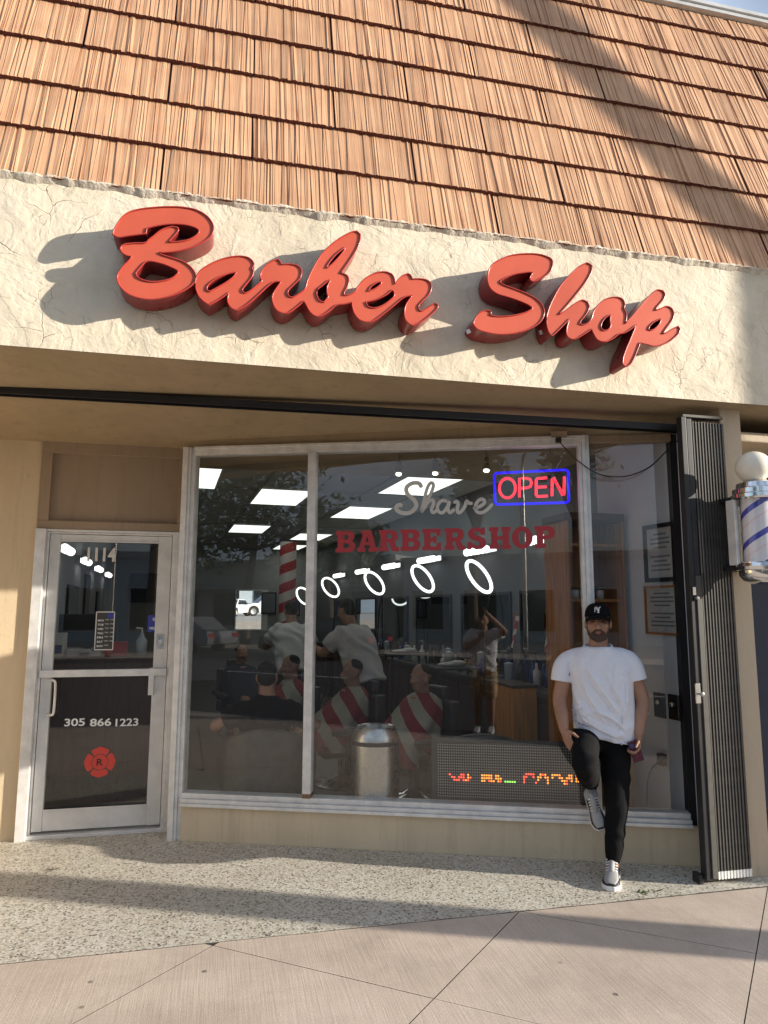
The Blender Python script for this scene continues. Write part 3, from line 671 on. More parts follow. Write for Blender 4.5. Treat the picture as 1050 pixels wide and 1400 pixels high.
ps = MB(); ps.wbox(S_P - 0.034, S_P - 0.012, -0.08, 0.030, ZS1, ZH0 + 0.0); ps.wbox(S_P - 0.0115, S_P + 0.016, -0.08, 0.044, ZS1, ZH1); ps.wbox(S_P + 0.0165, S_P + 0.040, -0.08, 0.030, ZS1, ZH1); ps.build('corner_post', M['alu'], win, bevel=0.003)
hb = MB(); hb.wbox(S_P + 0.041, S_END - 0.05, -0.06, 0.010, ZH0 + 0.01, ZH1); hb.build('head_trim', M['panel'], win, bevel=0.003)
for a, b in ((0.055, S_M - 0.028), (S_M + 0.028, S_P - 0.030), (S_P + 0.036, S_END - 0.06)):
    p_ = MB(); p_.quad(wp(a, -0.028, ZS1 - 0.01), wp(b, -0.028, ZS1 - 0.01), wp(b, -0.028, ZH0 + 0.02), wp(a, -0.028, ZH0 + 0.02)); p_.build('glass_pane', M['glass'], win)
# writing on the glass
LO = -0.024
def ribbon(pts, wd, n=6):
    P = smooth_path([(a, 0, b) for a, b in pts], n); vs = []; fs = []
    for i, p in enumerate(P):
        t = (P[min(i + 1, len(P) - 1)] - P[max(i - 1, 0)]).normalized(); u = V((-t.z, 0, t.x))
        e = 0.55 if i in (0, len(P) - 1) else (0.8 if i in (1, len(P) - 2) else 1)
        vs += [p + u * wd * e, p - u * wd * e]
    for i in range(len(P) - 1): fs.append((2 * i, 2 * i + 1, 2 * i + 3, 2 * i + 2))
    return vs, fs
def s6(pts):
    return [w_sz(530 + x / 4.038, 640 + y / 4.038, LO) for x, y in pts]
shv = [('s', [(188, 108), (172, 84), (135, 84), (104, 108), (110, 143), (148, 178), (156, 214), (122, 246), (76, 246), (48, 226), (56, 205), (82, 207)], 0.0150),
       ('h', [(188, 246), (214, 190), (246, 122), (252, 90), (236, 82), (216, 118), (200, 186), (186, 246)], 0.0120), ('h', [(196, 232), (220, 190), (246, 176), (254, 194), (242, 230), (254, 246), (276, 226)], 0.0120),
       ('a', [(330, 184), (298, 180), (276, 208), (280, 238), (304, 246), (328, 216), (342, 180)], 0.0120), ('a', [(342, 180), (334, 224), (344, 246), (370, 226)], 0.0120),
       ('v', [(364, 192), (382, 184), (388, 200), (384, 236), (398, 246), (424, 216), (436, 182), (446, 192), (470, 196)], 0.0120),
       ('e', [(470, 222), (500, 216), (534, 194), (528, 174), (506, 176), (486, 204), (490, 238), (520, 246), (556, 224), (580, 196)], 0.0120)]
for k, (nm, pts, wd) in enumerate(shv):
    vs_, fs_ = ribbon(s6(pts), wd)
    mb = MB(); mb.add([wp(q.x, LO + 0.0004 * k, q.z) for q in vs_], [f[::-1] for f in fs_]); mb.build('script_letter', M['greyvinyl'], win)
SLAB = {
 'B': ([(0, 0), (7, 0), (9.2, .7), (10, 2.8), (9.4, 4.6), (8, 5.3), (9.1, 6), (9.6, 7.6), (8.9, 9.3), (6.9, 10), (0, 10), (0, 8.1), (.9, 8.1), (.9, 1.9), (0, 1.9)], [[(4, 1.9), (5.9, 1.9), (6.6, 2.3), (6.8, 3), (6.5, 3.8), (5.8, 4.2), (4, 4.2)], [(4, 6), (5.7, 6), (6.3, 6.5), (6.4, 7.1), (6.2, 7.8), (5.6, 8.1), (4, 8.1)]]),
 'A': ([(0, 0), (4.2, 0), (4.2, 1.9), (3.4, 1.9), (3.7, 3), (6.3, 3), (6.6, 1.9), (5.8, 1.9), (5.8, 0), (10.4, 0), (10.4, 1.9), (9.5, 1.9), (7.2, 10), (2, 10), (2, 8.1), (2.9, 8.1), (.9, 1.9), (0, 1.9)], [[(4.2, 4.7), (5.8, 4.7), (5, 7.6)]]),
 'R': ([(0, 0), (4.8, 0), (4.8, 1.9), (4, 1.9), (4, 4), (5, 4), (6.6, 0), (10.3, 0), (10.3, 1.9), (9, 1.9), (7.9, 4.4), (9.2, 5.3), (9.7, 7), (9.1, 9), (7, 10), (0, 10), (0, 8.1), (.9, 8.1), (.9, 1.9), (0, 1.9)], [[(4, 5.8), (5.8, 5.8), (6.5, 6.3), (6.6, 7), (6.4, 7.8), (5.8, 8.1), (4, 8.1)]]),
 'E': ([(0, 0), (9.2, 0), (9.2, 3.5), (7.3, 3.5), (7, 1.9), (4, 1.9), (4, 4.1), (5.4, 4.1), (5.4, 3.3), (7, 3.3), (7, 6.7), (5.4, 6.7), (5.4, 5.9), (4, 5.9), (4, 8.1), (6.8, 8.1), (7.1, 6.7), (9, 6.7), (9, 10), (0, 10), (0, 8.1), (.9, 8.1), (.9, 1.9), (0, 1.9)], []),
 'S': ([(.3, 0), (2.1, 0), (2.5, .8), (4.6, -.1), (7.4, .2), (9.2, 1.6), (9.5, 3.3), (8.6, 5), (6.6, 5.9), (4.2, 6.7), (3.6, 7.4), (4, 8.1), (5.1, 8.3), (6.3, 7.9), (7, 6.7), (8.9, 6.7), (8.9, 10), (7.2, 10), (6.8, 9.4), (4.8, 10.1), (2.3, 9.7), (.8, 8.3), (.6, 6.7), (1.4, 5.1), (3.4, 4.2), (5.8, 3.4), (6.3, 2.6), (5.8, 1.9), (4.6, 1.7), (3.2, 2.1), (2.3, 3.6), (.3, 3.6)], []),
 'H': ([(0, 0), (4.6, 0), (4.6, 1.9), (3.9, 1.9), (3.9, 4.1), (6.5, 4.1), (6.5, 1.9), (5.8, 1.9), (5.8, 0), (10.4, 0), (10.4, 1.9), (9.5, 1.9), (9.5, 8.1), (10.4, 8.1), (10.4, 10), (5.8, 10), (5.8, 8.1), (6.5, 8.1), (6.5, 5.9), (3.9, 5.9), (3.9, 8.1), (4.6, 8.1), (4.6, 10), (0, 10), (0, 8.1), (.9, 8.1), (.9, 1.9), (0, 1.9)], []),
 'O': ([(5 + 5 * math.cos(2 * math.pi * i / 28), 5 + 5.1 * math.sin(2 * math.pi * i / 28)) for i in range(28)], [[(5 + 1.75 * math.cos(2 * math.pi * i / 20), 5 + 3.2 * math.sin(2 * math.pi * i / 20)) for i in range(20)]]),
 'P': ([(0, 0), (5, 0), (5, 1.9), (4, 1.9), (4, 3.9), (6.6, 3.9), (8.9, 4.8), (9.8, 6.9), (9, 9.1), (6.8, 10), (0, 10), (0, 8.1), (.9, 8.1), (.9, 1.9), (0, 1.9)], [[(4, 5.7), (5.8, 5.7), (6.6, 6.2), (6.7, 6.9), (6.5, 7.7), (5.8, 8.1), (4, 8.1)]])}
sa, za = w_sz(459, 755, LO); sb, zb2 = w_sz(763, 749, LO); hh = w_sz(475, 726, LO)[1] - w_sz(475, 755, LO)[1]
word = 'BARBERSHOP'; cell = (sb - sa) / 10
for k, ch in enumerate(word):
    out, holes = SLAB[ch]
    me = curve_mesh('block_letter', [out] + holes)
    for v in me.vertices: v.co = (v.co.x * cell / 10.9, v.co.y * hh / 10, 0)
    t = k / 9.0
    place_mesh('block_letter', me, M['redvinyl'], frame_m(wp(sa + k * cell, LO, za + (zb2 - za) * t), WT, (0, 0, 1)), win)
# --- pillar, neighbour
MB().box(3.232, 3.395, 3.965, 4.75, 0.0, 3.0).build('pillar', M['pillar'], shop, bevel=0.008)
MB().wbox(S_END - 0.05, S_END + 0.02, -0.2, -0.03, 0.0, 3.0).build('end_jamb', M['black'], shop)
nb = thing('neighbour_shopfront', 'dark navy painted neighbouring shopfront beside the pillar', 'shopfront', (5, 4.3, 0))
MB().box(3.397, 9, 4.42, 4.6, 0, 2.95).build('wall', M['navy'], nb)
for x in (3.55, 4.8, 6.05, 7.3): MB().box(x, x + 1.1, 4.385, 4.419, 0.25, 2.6).build('panel', M['navy'], nb, bevel=0.01)
MB().box(3.397, 9, 4.06, 4.41, 2.80, 2.87).build('lintel', M['pillar'], nb, bevel=0.01)
# --- mansard roof with separate shingles
RA = R(75); RV = V((0, math.cos(RA), math.sin(RA))); RN = V((0, -math.sin(RA), math.cos(RA))); R0 = V((0, FY + 0.012, FZ1))
def rp(u, v, n): return R0 + V((u, 0, 0)) + RV * v + RN * n
rf = MB(); rf.obox(rp(2, 1.38, -0.05), (7, 0, 0), RV * 1.40, RN * 0.045)
roof = rf.build('mansard_roof', M['butt'], shop)
def shingle_mesh(seed, wd=0.997, ht=0.372):
    rnd = random.Random(seed); mb = MB(); xs = [-wd / 2]
    while xs[-1] < wd / 2 - 0.012: xs.append(min(wd / 2, xs[-1] + rnd.choice((0.005, 0.007, 0.010, 0.013, 0.016, 0.021, 0.028)) * rnd.uniform(0.8, 1.25)))
    xs[-1] = wd / 2
    n = len(xs) - 1; vb = []; hts = [rnd.uniform(0.0, 0.0030) - (0.0045 if rnd.random() < 0.2 else 0) for _ in range(n)]
    sl2 = [0] + [rnd.uniform(-0.011, 0.011) for _ in range(n - 1)] + [0]
    sag = [rnd.uniform(-0.0016, 0.0012) for _ in range(n)]
    B, T, base = 0.031, 0.006, 0.0
    for i in range(n):
        x0, x1 = xs[i], xs[i + 1]; t0, t1 = x0 + sl2[i], x1 + sl2[i + 1]; h = hts[i]; tilt = rnd.uniform(-0.0022, 0.0022)
        vs = [(x0, sag[i], B + h - tilt), (x1, sag[i], B + h + tilt), (t1, ht, T + h + tilt), (t0, ht, T + h - tilt), (x0, sag[i], base), (x1, sag[i], base)]
        mb.mi = 0; mb.add(vs, [(0, 1, 2, 3)])
        k = len(mb.v) - 6
        mb.mi = 1; mb.f.append([k + 4, k + 5, k + 1, k]); mb.m.append(1)
        if i: mb.mi = 0; mb.f.append([k - 6 + 1, k, k + 3, k - 6 + 2]); mb.m.append(0)
    k0, k1 = 0, len(mb.v) - 6
    mb.mi = 1; mb.add([mb.v[0], mb.v[3], (xs[0], ht, 0), (xs[0], 0, 0)], [(0, 1, 2, 3)]); mb.add([mb.v[k1 + 1], mb.v[k1 + 2], (xs[-1], ht, 0), (xs[-1], 0, 0)], [(3, 2, 1, 0)])
    me = mb.mesh('shingle'); me.materials.append(M['shingle']); me.materials.append(M['butt']); return me
shm = [shingle_mesh(s) for s in range(7)]
for k in range(8):
    v0 = 0.346 + (k - 1) * 0.363
    ph = 0.60 if k % 2 == 0 else 0.09
    for j in range(-4, 8):
        xc = ph + (j + 0.5) * 1.01
        if k == 7: pass
        o = bpy.data.objects.new('shingle', random.choice(shm)); C.objects.link(o)
        Mx = Matrix((V((1, 0, 0)), RV, RN)).transposed().to_4x4(); Mx.translation = rp(xc + random.uniform(-0.002, 0.002), v0, 0.001 + random.uniform(0, 0.002))
        if k == 7: Mx = Mx @ Matrix.Diagonal((1, 0.25 / 0.372, 1, 1))
        o.matrix_basis = Mx; adopt(o, roof)
cp_ = MB(); cp_.obox(rp(2, 2.80, 0.0), (7, 0, 0), RV * 0.022, RN * 0.05); cp_.obox(rp(2, 2.846, 0.012), (7, 0, 0), RV * 0.024, RN * 0.055); cp_.build('coping', M['coping'], shop, bevel=0.006)
# ragged mortar line between stucco and shingles
ck = MB(); vs_ = []; n = 900
for i in range(n + 1):
    x = -3 + 9.0 * i / n
    hi = FZ1 + 0.006 + 0.016 * noise.noise(V((x * 9, 1, 0))) + 0.010 * noise.noise(V((x * 37, 5, 0))); lo = FZ1 - 0.035 + 0.02 * noise.noise(V((x * 7, 8, 0)))
    y0 = FY - 0.010 - 0.006 * noise.noise(V((x * 23, 2, 2)))
    vs_ += [(x, y0 + 0.012, lo), (x, y0 - 0.014, (hi + lo) / 2 + 0.006), (x, y0 - 0.018, hi - 0.006), (x, y0 + 0.03, hi + 0.004)]
fs_ = [(4 * i + j, 4 * i + 4 + j, 4 * i + 5 + j, 4 * i + 1 + j) for i in range(n) for j in range(3)]
ck.add(vs_, fs_); ck.build('mortar_line', M['caulk'], shop, smooth=True)
# building shell behind
sh = MB(); sh.box(-5, 9, 4.4, 17.2, 3.35, 3.5); sh.build('roof_slab', M['coping'], shop)

# ================================================================== SHOP SIGN
SY = FY - 0.165
def crop(o, sc): return lambda pts: [(o[0] + x / sc, o[1] + y / sc) for x, y in pts]
c1, c2, c3, c4, c5 = crop((140, 270), 5.8333), crop((255, 330), 5.8333), crop((400, 305), 5.0), crop((630, 335), 7.5), crop((720, 345), 4.7727)
LET = {}
LET['b'] = (c1([(84, 296), (90, 262), (118, 212), (155, 160), (210, 118), (300, 92), (420, 78), (540, 73), (650, 78), (750, 99), (830, 145), (875, 200), (886, 250), (870, 300), (820, 345), (740, 385), (650, 415), (560, 432), (450, 440), (480, 458), (560, 482), (640, 510), (700, 550), (738, 600), (745, 645), (720, 692), (660, 735), (570, 775), (480, 800), (380, 812), (290, 800), (220, 775), (170, 740), (130, 690), (117, 640), (130, 600), (170, 545), (210, 505), (235, 470), (190, 460), (155, 435), (143, 410), (155, 385), (190, 370), (260, 363), (342, 360), (372, 334), (410, 305), (460, 265), (510, 242), (560, 232), (600, 240), (605, 262), (580, 297), (548, 332), (525, 356), (620, 350), (690, 335), (745, 305), (772, 275), (760, 250), (700, 225), (620, 212), (520, 213), (420, 228), (354, 245), (347, 286), (280, 296), (200, 306), (130, 316)]),
            [c1([(360, 508), (300, 560), (265, 605), (280, 635), (330, 660), (400, 672), (490, 662), (560, 640), (605, 600), (598, 580), (550, 555), (470, 525)])])
LET['arber'] = (c2([(68, 330), (80, 280), (120, 225), (190, 180), (270, 145), (350, 124), (430, 117), (490, 128), (525, 155), (540, 185), (522, 215), (533, 240), (520, 285), (480, 335), (446, 380), (448, 402), (470, 411), (510, 392), (555, 355), (602, 315), (588, 280), (600, 238), (632, 195), (680, 157), (728, 142), (744, 158), (757, 183), (820, 180), (878, 190), (910, 215), (918, 250), (905, 295), (860, 340), (815, 385), (806, 415), (820, 440), (850, 444), (900, 415), (944, 379)]) +
                c3([(104, 388), (140, 310), (190, 225), (250, 160), (320, 105), (400, 62), (440, 55), (463, 76), (460, 120), (440, 175), (400, 240), (362, 295), (328, 342), (350, 346), (376, 362), (384, 395), (375, 432), (355, 470), (350, 493), (385, 490), (425, 470), (450, 430), (490, 385), (550, 348), (620, 332), (672, 345), (694, 375), (700, 416), (718, 392), (750, 361), (790, 345), (808, 358), (819, 382), (870, 380), (920, 390), (945, 415), (948, 450), (930, 490), (890, 530), (862, 565), (865, 594), (885, 600), (920, 580), (974, 547), (992, 560), (989, 582), (940, 630), (880, 675), (825, 700), (795, 685), (770, 650), (765, 600), (780, 550), (820, 492), (760, 508), (690, 565), (620, 620), (560, 662), (510, 675), (460, 660), (425, 620), (410, 575), (405, 540), (350, 553), (300, 560), (250, 600), (200, 630), (160, 635), (120, 605), (92, 555)]) +
                c2([(936, 475), (870, 530), (800, 572), (740, 560), (705, 525), (685, 470), (690, 420), (720, 370), (755, 320), (700, 322), (650, 355), (580, 420), (500, 490), (440, 530), (400, 549), (360, 530), (332, 490), (328, 450), (342, 406), (280, 450), (220, 485), (180, 505), (130, 470), (90, 420)]),
                [c2([(400, 243), (370, 285), (310, 330), (240, 370), (185, 400), (163, 390), (165, 360), (195, 325), (260, 285), (330, 258)]), c3([(230, 308), (250, 270), (300, 210), (360, 165), (350, 190), (300, 250), (255, 293)]),
                 c3([(170, 455), (205, 425), (245, 392), (258, 390), (238, 432), (235, 470), (243, 505), (215, 540), (185, 530), (165, 492)]), c3([(500, 540), (515, 570), (560, 580), (620, 560), (680, 515), (696, 490), (690, 467), (678, 458), (640, 490), (570, 522)]), c3([(515, 466), (540, 430), (580, 405), (608, 402), (600, 420), (560, 450)])])
LET['s'] = (c4([(130, 800), (150, 750), (190, 697), (240, 671), (290, 672), (312, 688), (300, 714), (340, 728), (440, 731), (560, 717), (660, 692), (718, 663), (736, 646), (690, 610), (600, 570), (480, 530), (380, 500), (315, 455), (285, 400), (275, 330), (290, 250), (330, 195), (400, 150), (500, 110), (600, 93), (720, 88), (820, 98), (900, 125), (936, 155), (940, 200), (925, 255), (880, 305), (810, 345), (750, 372), (716, 360), (706, 335), (741, 278), (680, 278), (570, 295), (480, 325), (410, 365), (406, 387), (450, 412), (560, 452), (680, 500), (770, 550), (830, 610), (856, 680), (840, 750), (790, 810), (700, 860), (590, 895), (480, 912), (370, 912), (270, 895), (190, 870), (145, 835)]), [])
LET['hop'] = (c5([(130, 430), (141, 380), (170, 310), (220, 220), (280, 150), (340, 95), (394, 67), (425, 85), (420, 130), (380, 200), (310, 290), (250, 360), (208, 406), (240, 390), (300, 345), (360, 311), (398, 325), (408, 360), (390, 400), (355, 445), (346, 465), (366, 472), (400, 462), (424, 430), (440, 380), (480, 330), (530, 300), (590, 292), (628, 308), (640, 340), (636, 366), (650, 400), (650, 432), (643, 464), (690, 415), (740, 355), (800, 285), (850, 246), (888, 250), (902, 275), (890, 310), (852, 353), (838, 378), (870, 369), (910, 352), (945, 365), (960, 400), (950, 440), (912, 493), (886, 531), (912, 524), (950, 500), (988, 482), (1000, 500), (990, 530), (940, 575), (890, 600), (835, 612), (790, 601), (740, 590), (725, 630), (705, 680), (680, 725), (650, 747), (630, 730), (630, 690), (650, 630), (680, 560), (716, 473), (680, 500), (640, 524), (600, 534), (560, 565), (510, 582), (465, 570), (440, 535), (425, 500), (380, 530), (330, 560), (295, 565), (266, 545), (260, 510), (268, 472), (280, 434), (235, 480), (195, 520), (166, 545), (145, 520), (132, 470)]),
              [c5([(548, 405), (515, 425), (490, 460), (485, 490), (500, 510), (530, 505), (548, 480), (545, 445)]), c5([(875, 432), (830, 455), (800, 485), (795, 503), (815, 508), (845, 490), (870, 460)])])
sign = thing('shop_sign', 'large red script channel letters reading Barber Shop mounted on the cream fascia', 'sign', (1.0, FY, 3.1))
SM = frame_m((0, SY, 0), (1, 0, 0), (0, 0, 1))
LBL = {'b': 'red capital B', 'arber': 'red joined script letters arber', 's': 'red capital S', 'hop': 'red joined script letters hop'}
def inset(loop, d):
    P = [V((a, b, 0)) for a, b in loop]; out = []; k = len(P)
    for i in range(k):
        t = (P[(i + 1) % k] - P[i - 1]).normalized(); out.append((P[i].x - t.y * d, P[i].y + t.x * d))
    return out
def area(l): return sum(l[i][0] * l[(i + 1) % len(l)][1] - l[(i + 1) % len(l)][0] * l[i][1] for i in range(len(l)))
for key, (outer, holes) in LET.items():
    loops = []
    for lp in [outer] + holes:
        q = [on_y(px, py, SY) for px, py in smooth_loop(lp, 4)]
        loops.append([(a.x, a.z) for a in q])
    me = curve_mesh('face', loops)
    face = place_mesh('channel_letter', me, M['red_face'], frame_m((0, SY + 0.004, 0), (1, 0, 0), (0, 0, 1)), sign, LBL[key])
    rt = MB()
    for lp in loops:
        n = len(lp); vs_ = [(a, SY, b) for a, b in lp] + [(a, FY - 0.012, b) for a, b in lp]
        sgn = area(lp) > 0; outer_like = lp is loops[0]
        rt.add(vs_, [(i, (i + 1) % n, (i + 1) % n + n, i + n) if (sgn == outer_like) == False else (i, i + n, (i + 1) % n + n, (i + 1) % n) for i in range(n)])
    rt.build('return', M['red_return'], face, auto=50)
    rm = MB()
    for lp in loops: rm.tube([(a, SY, b) for a, b in lp], 0.0042, 6, closed=True)
    rm.build('trim', M['red_rim'], face, smooth=True)
# two small pale stickers on the returns
for px, py in ((640.5, 453), (740, 454)):
    q = on_y(px, py, FY - 0.09); MB().obox(q, (0.010, -0.006, 0.004), (-0.003, 0.004, 0.013), (0.001, 0.001, 0)).build('maker_sticker', M['white'], sign)
# ================================================================== FOLDED SECURITY GATE
gate = thing('security_gate', 'folded accordion security gate of black and grey bars beside the window', 'gate', (2.95, 4.0, 0))
GX0, GX1, GF, GT = 2.893, 3.228, 3.905, 2.90
MB().box(GX0 + 0.002, GX0 + 0.040, GF + 0.006, GF + 0.060, 0.03, GT).build('lead_post', M['black'], gate, bevel=0.004)
MB().box(GX0 + 0.0405, GX0 + 0.078, GF - 0.002, GF + 0.05, 0.04, 1.86).build('grey_edge_bar', M['gate'], gate, bevel=0.003)
MB().box(GX0 + 0.0405, GX0 + 0.078, GF + 0.006, GF + 0.05, 1.862, GT - 0.01).build('upper_edge_bar', M['black'], gate, bevel=0.003)
nbar = 22
barm = MB(); barm.box(-0.0030, 0.0030, -0.016, 0.016, 0.075, GT - 0.03); barm.box(-0.0036, 0.0036, -0.0185, -0.0162, 0.07, GT - 0.028)
bm_ = barm.mesh('bar'); bm_.materials.append(M['gate'])
foot_m = MB().box(-0.0050, 0.0050, -0.02, 0.012, 0.03, 0.0745).mesh('foot'); foot_m.materials.append(M['white'])
for k in range(nbar):
    x = GX0 + 0.094 + (GX1 - GX0 - 0.104) * k / (nbar - 1)
    for me, nm in ((bm_, 'bar'), (foot_m, 'foot')):
        o = bpy.data.objects.new(nm, me); C.objects.link(o); o.location = (x, GF + 0.03 + (0.006 if k % 2 else 0), 0); adopt(o, gate)
# lattice straps folded edge-on behind the bars
lt = MB()
for k in range(26):
    z = 0.16 + k * 0.104
    for j in range(8):
        x = GX0 + 0.10 + j * 0.03; lt.obox((x, GF + 0.062, z), (0.002, 0, 0.05 if (k + j) % 2 else -0.05), (0.0, 0.010, 0), (0.0035, 0, 0))
lt.build('lattice', M['black'], gate)['kind'] = 'stuff'
MB().box(GX0 + 0.09, GX1 - 0.004, GF + 0.085, GF + 0.10, 0.06, GT - 0.02).build('back_plate', M['black'], gate)
hs = on_y(952, 948, GF); lo = MB(); lo.box(hs.x - 0.012, hs.x + 0.022, GF - 0.012, GF - 0.0025, hs.z - 0.06, hs.z + 0.06); lo.lathe([(0.0, 0.045), (0.013, 0.043), (0.014, 0.03), (0.007, 0.028), (0.007, 0.0)], (hs.x + 0.008, GF - 0.01, hs.z), 14, (0, -1, 0)); lo.build('lock', M['steel'], gate, bevel=0.002)
hs = on_y(951, 818, GF); lo = MB(); lo.lathe([(0.0, 0.02), (0.012, 0.018), (0.014, 0.0)], (hs.x + 0.004, GF - 0.002, hs.z), 14, (0, -1, 0)); lo.box(hs.x - 0.02, hs.x + 0.002, GF - 0.006, GF - 0.0025, hs.z + 0.02, hs.z + 0.07); lo.build('latch', M['steel'], gate)
MB().box(GX0 + 0.02, GX1 - 0.01, GF + 0.012, GF + 0.075, GT, GT + 0.02).build('top_roller_cover', M['gate'], gate, bevel=0.003)
MB().box(GX0 - 0.03, GX0 + 0.0, GF + 0.03, GF + 0.10, 0.003, 0.06).build('floor_catch', M['black'], gate, bevel=0.004)

# ================================================================== BARBER POLE
bp = on_y(1037.5, 720, 3.70); bx, by = bp.x, 3.70
def bz(py): return on_y(1037.5, py, 3.70).z
pole = thing('barber_pole', 'wall mounted barber pole with blue stripes, chrome caps and white globe', 'barber pole', (bx, by, bz(795)))
zt0, zt1, zc0, zc1 = bz(683), bz(658), bz(797), bz(770)
cyl = MB(); cyl.lathe([(0.098, zc1 - 0.02), (0.098, zt0 + 0.02)], (0, 0, 0), 40)
o = cyl.build('striped_cylinder', M['pole_blue']); shade_auto(o.data, 40); o.location = (bx, by, 0); adopt(o, pole)
tg = MB(); tg.lathe([(0.125, zc1 - 0.005), (0.125, zt0 + 0.005)], (bx, by, 0), 40); tg.f = tg.f[:-2]; tg.m = tg.m[:-2]; tg.build('glass_tube', M['clear'], pole, smooth=True)
tcap = MB(); tcap.lathe([(0.142, zt0 - 0.006), (0.150, zt0 + 0.004), (0.150, zt0 + 0.026), (0.138, zt0 + 0.034), (0.138, zt0 + 0.062), (0.118, zt0 + 0.072), (0.112, zt0 + 0.100), (0.07, zt0 + 0.118), (0.0, zt0 + 0.12)], (bx, by, 0), 40); tcap.build('top_cap', M['chrome'], pole, auto=35)
bc = MB(); bc.lathe([(0.0, zc0 - 0.01), (0.06, zc0 - 0.006), (0.105, zc0 + 0.012), (0.128, zc0 + 0.045), (0.130, zc0 + 0.075), (0.142, zc0 + 0.080), (0.148, zc0 + 0.10), (0.142, zc0 + 0.118), (0.135, zc0 + 0.12), (0.135, zc1 + 0.004)], (bx, by, 0), 40); bc.build('bottom_cap', M['chrome'], pole, auto=35)
gl_ = MB(); gl_.ell((0, 0, 0), (0.106, 0.106, 0.100), None, 32, 20)
o = gl_.build('globe', M['globe'], None, True); o.location = (bx - 0.010, by, zt0 + 0.205); adopt(o, pole)
br = MB(); br.box(bx - 0.02, bx + 0.05, by + 0.12, 3.975, zc1 - 0.02, zt0 + 0.02); br.box(bx - 0.10, bx + 0.06, by + 0.13, 3.964, zt0 - 0.0, zt0 + 0.03); br.box(bx - 0.10, bx + 0.06, by + 0.13, 3.964, zc1 - 0.04, zc1 - 0.01)
br.build('bracket', M['black'], pole, bevel=0.004)
MB().box(bx - 0.142, bx - 0.120, by + 0.035, by + 0.11, zc1 - 0.01, zt0 + 0.0).build('side_housing', M['alu'], pole, bevel=0.004)

# ================================================================== SMALL EXTERIOR THINGS
pts = [on_w(px, py, 0.06) for px, py in ((762, 600), (772, 612), (790, 630), (818, 648), (845, 652), (868, 648), (890, 637), (908, 620), (928, 601))]
cable = thing('power_cable', 'thin black power cable sagging in front of the window top', 'cable', pts[3])
MB().tube(smooth_path(pts, 5), 0.0042, 8).build('wire', M['rubber'], cable, True)
j = w_sz(763, 603, 0.03); MB().wbox(j[0] - 0.02, j[0] + 0.02, 0.035, 0.065, j[1] - 0.016, j[1] + 0.018).build('plug', M['rubber'], cable, bevel=0.003)
j = w_sz(764, 594, 0.02); jb = MB(); jb.wbox(j[0] - 0.055, j[0] + 0.055, 0.0, 0.045, j[1] - 0.025, j[1] + 0.02)
o = jb.build('junction_box', M['panel'], None, bevel=0.003); tag(o, 'small painted junction box above the shop window', 'junction box')
wd = thing('weed', 'small green weed sprouting from the pavement joint near the shoe', 'weed', on_z(884, 1221))
rnd = random.Random(5); c = on_z(884, 1221)
for k in range(11):
    a = rnd.uniform(0, 6.28); l = rnd.uniform(0.03, 0.075); t = V((math.cos(a), math.sin(a), rnd.uniform(0.15, 0.7))).normalized(); b = c + V((rnd.uniform(-.06, .06), rnd.uniform(-.02, .02), 0.0)); u = t.cross(V((0, 0, 1))).normalized() * 0.007
    MB().add([b, b + t * l * 0.5 + u, b + t * l, b + t * l * 0.5 - u], [(0, 1, 2, 3)]).build('leaf', M['weed'], wd)
for px, py, sz, r_ in ((72, 1191, 0.05, 0.4), (430, 1271, 0.018, 1.0), (370, 1278, 0.016, 2.0), (225, 1294, 0.015, 0.2)):
    c = on_z(px, py); lf = MB()
    for k in range(4):
        a = r_ + k * 1.4; t = V((math.cos(a), math.sin(a), 0.1)); u = V((-t.y, t.x, 0.2)) * 0.16
        lf.add([c + V((0, 0, 0.006)), c + t * sz * 0.5 + u * sz + V((0, 0, 0.010)), c + t * sz + V((0, 0, 0.007)), c + t * sz * 0.5 - u * sz + V((0, 0, 0.008))], [(0, 1, 2, 3)])
    tag(lf.build('dry_leaf', M['bark']), 'dark dry leaf scrap lying on the pavement by the shop', 'leaf', 'dry leaf scraps on the pavement')

# ================================================================== PEOPLE
def remesh(mb, name, mat, parent=None, voxel=0.01, it=6, post=None, factor=0.5):
    me = mb.mesh('tmp'); o = bpy.data.objects.new('tmp', me); C.objects.link(o)
    md = o.modifiers.new('r', 'REMESH'); md.mode = 'VOXEL'; md.voxel_size = voxel; md.adaptivity = 0
    s_ = o.modifiers.new('s', 'SMOOTH'); s_.factor = factor; s_.iterations = it
    dg = bpy.context.evaluated_depsgraph_get(); me2 = bpy.data.meshes.new_from_object(o.evaluated_get(dg)); me2.name = name
    bpy.data.objects.remove(o); bpy.data.meshes.remove(me)
    me2.polygons.foreach_set('use_smooth', [True] * len(me2.polygons))
    if post:
        for v in me2.vertices: v.co = post(v.co.copy(), v.normal.copy())
    o2 = bpy.data.objects.new(name, me2); C.objects.link(o2); me2.materials.clear(); me2.materials.append(mat)
    if parent: adopt(o2, parent)
    return o2
def ring_pts(c, a, f, rx, ry, n=24, e=2.4):
    out = []
    for j in range(n):
        t = 2 * math.pi * j / n; ct, st = math.cos(t), math.sin(t)
        out.append(c + a * (rx * math.copysign(abs(ct) ** (2 / e), ct)) + f * (ry * math.copysign(abs(st) ** (2 / e), st)))
    return out
def limb(mb, pts, rad, n=14, sub=4, flat=1.0, side=None, end=True):
    P = smooth_path(pts, sub); m_ = len(pts) - 1; rr = []
    for i in range(len(P)):
        t = i / (len(P) - 1) * m_; k = min(int(t), m_ - 1); u = t - k; rr.append(rad[k] * (1 - u) + rad[k + 1] * u)
    mb.tube(P, rr, n, flat=flat, side=side)
    mb.ell(P[0], (rr[0],) * 3, None, 10, 6)
    if end: mb.ell(P[-1], (rr[-1],) * 3, None, 10, 6)
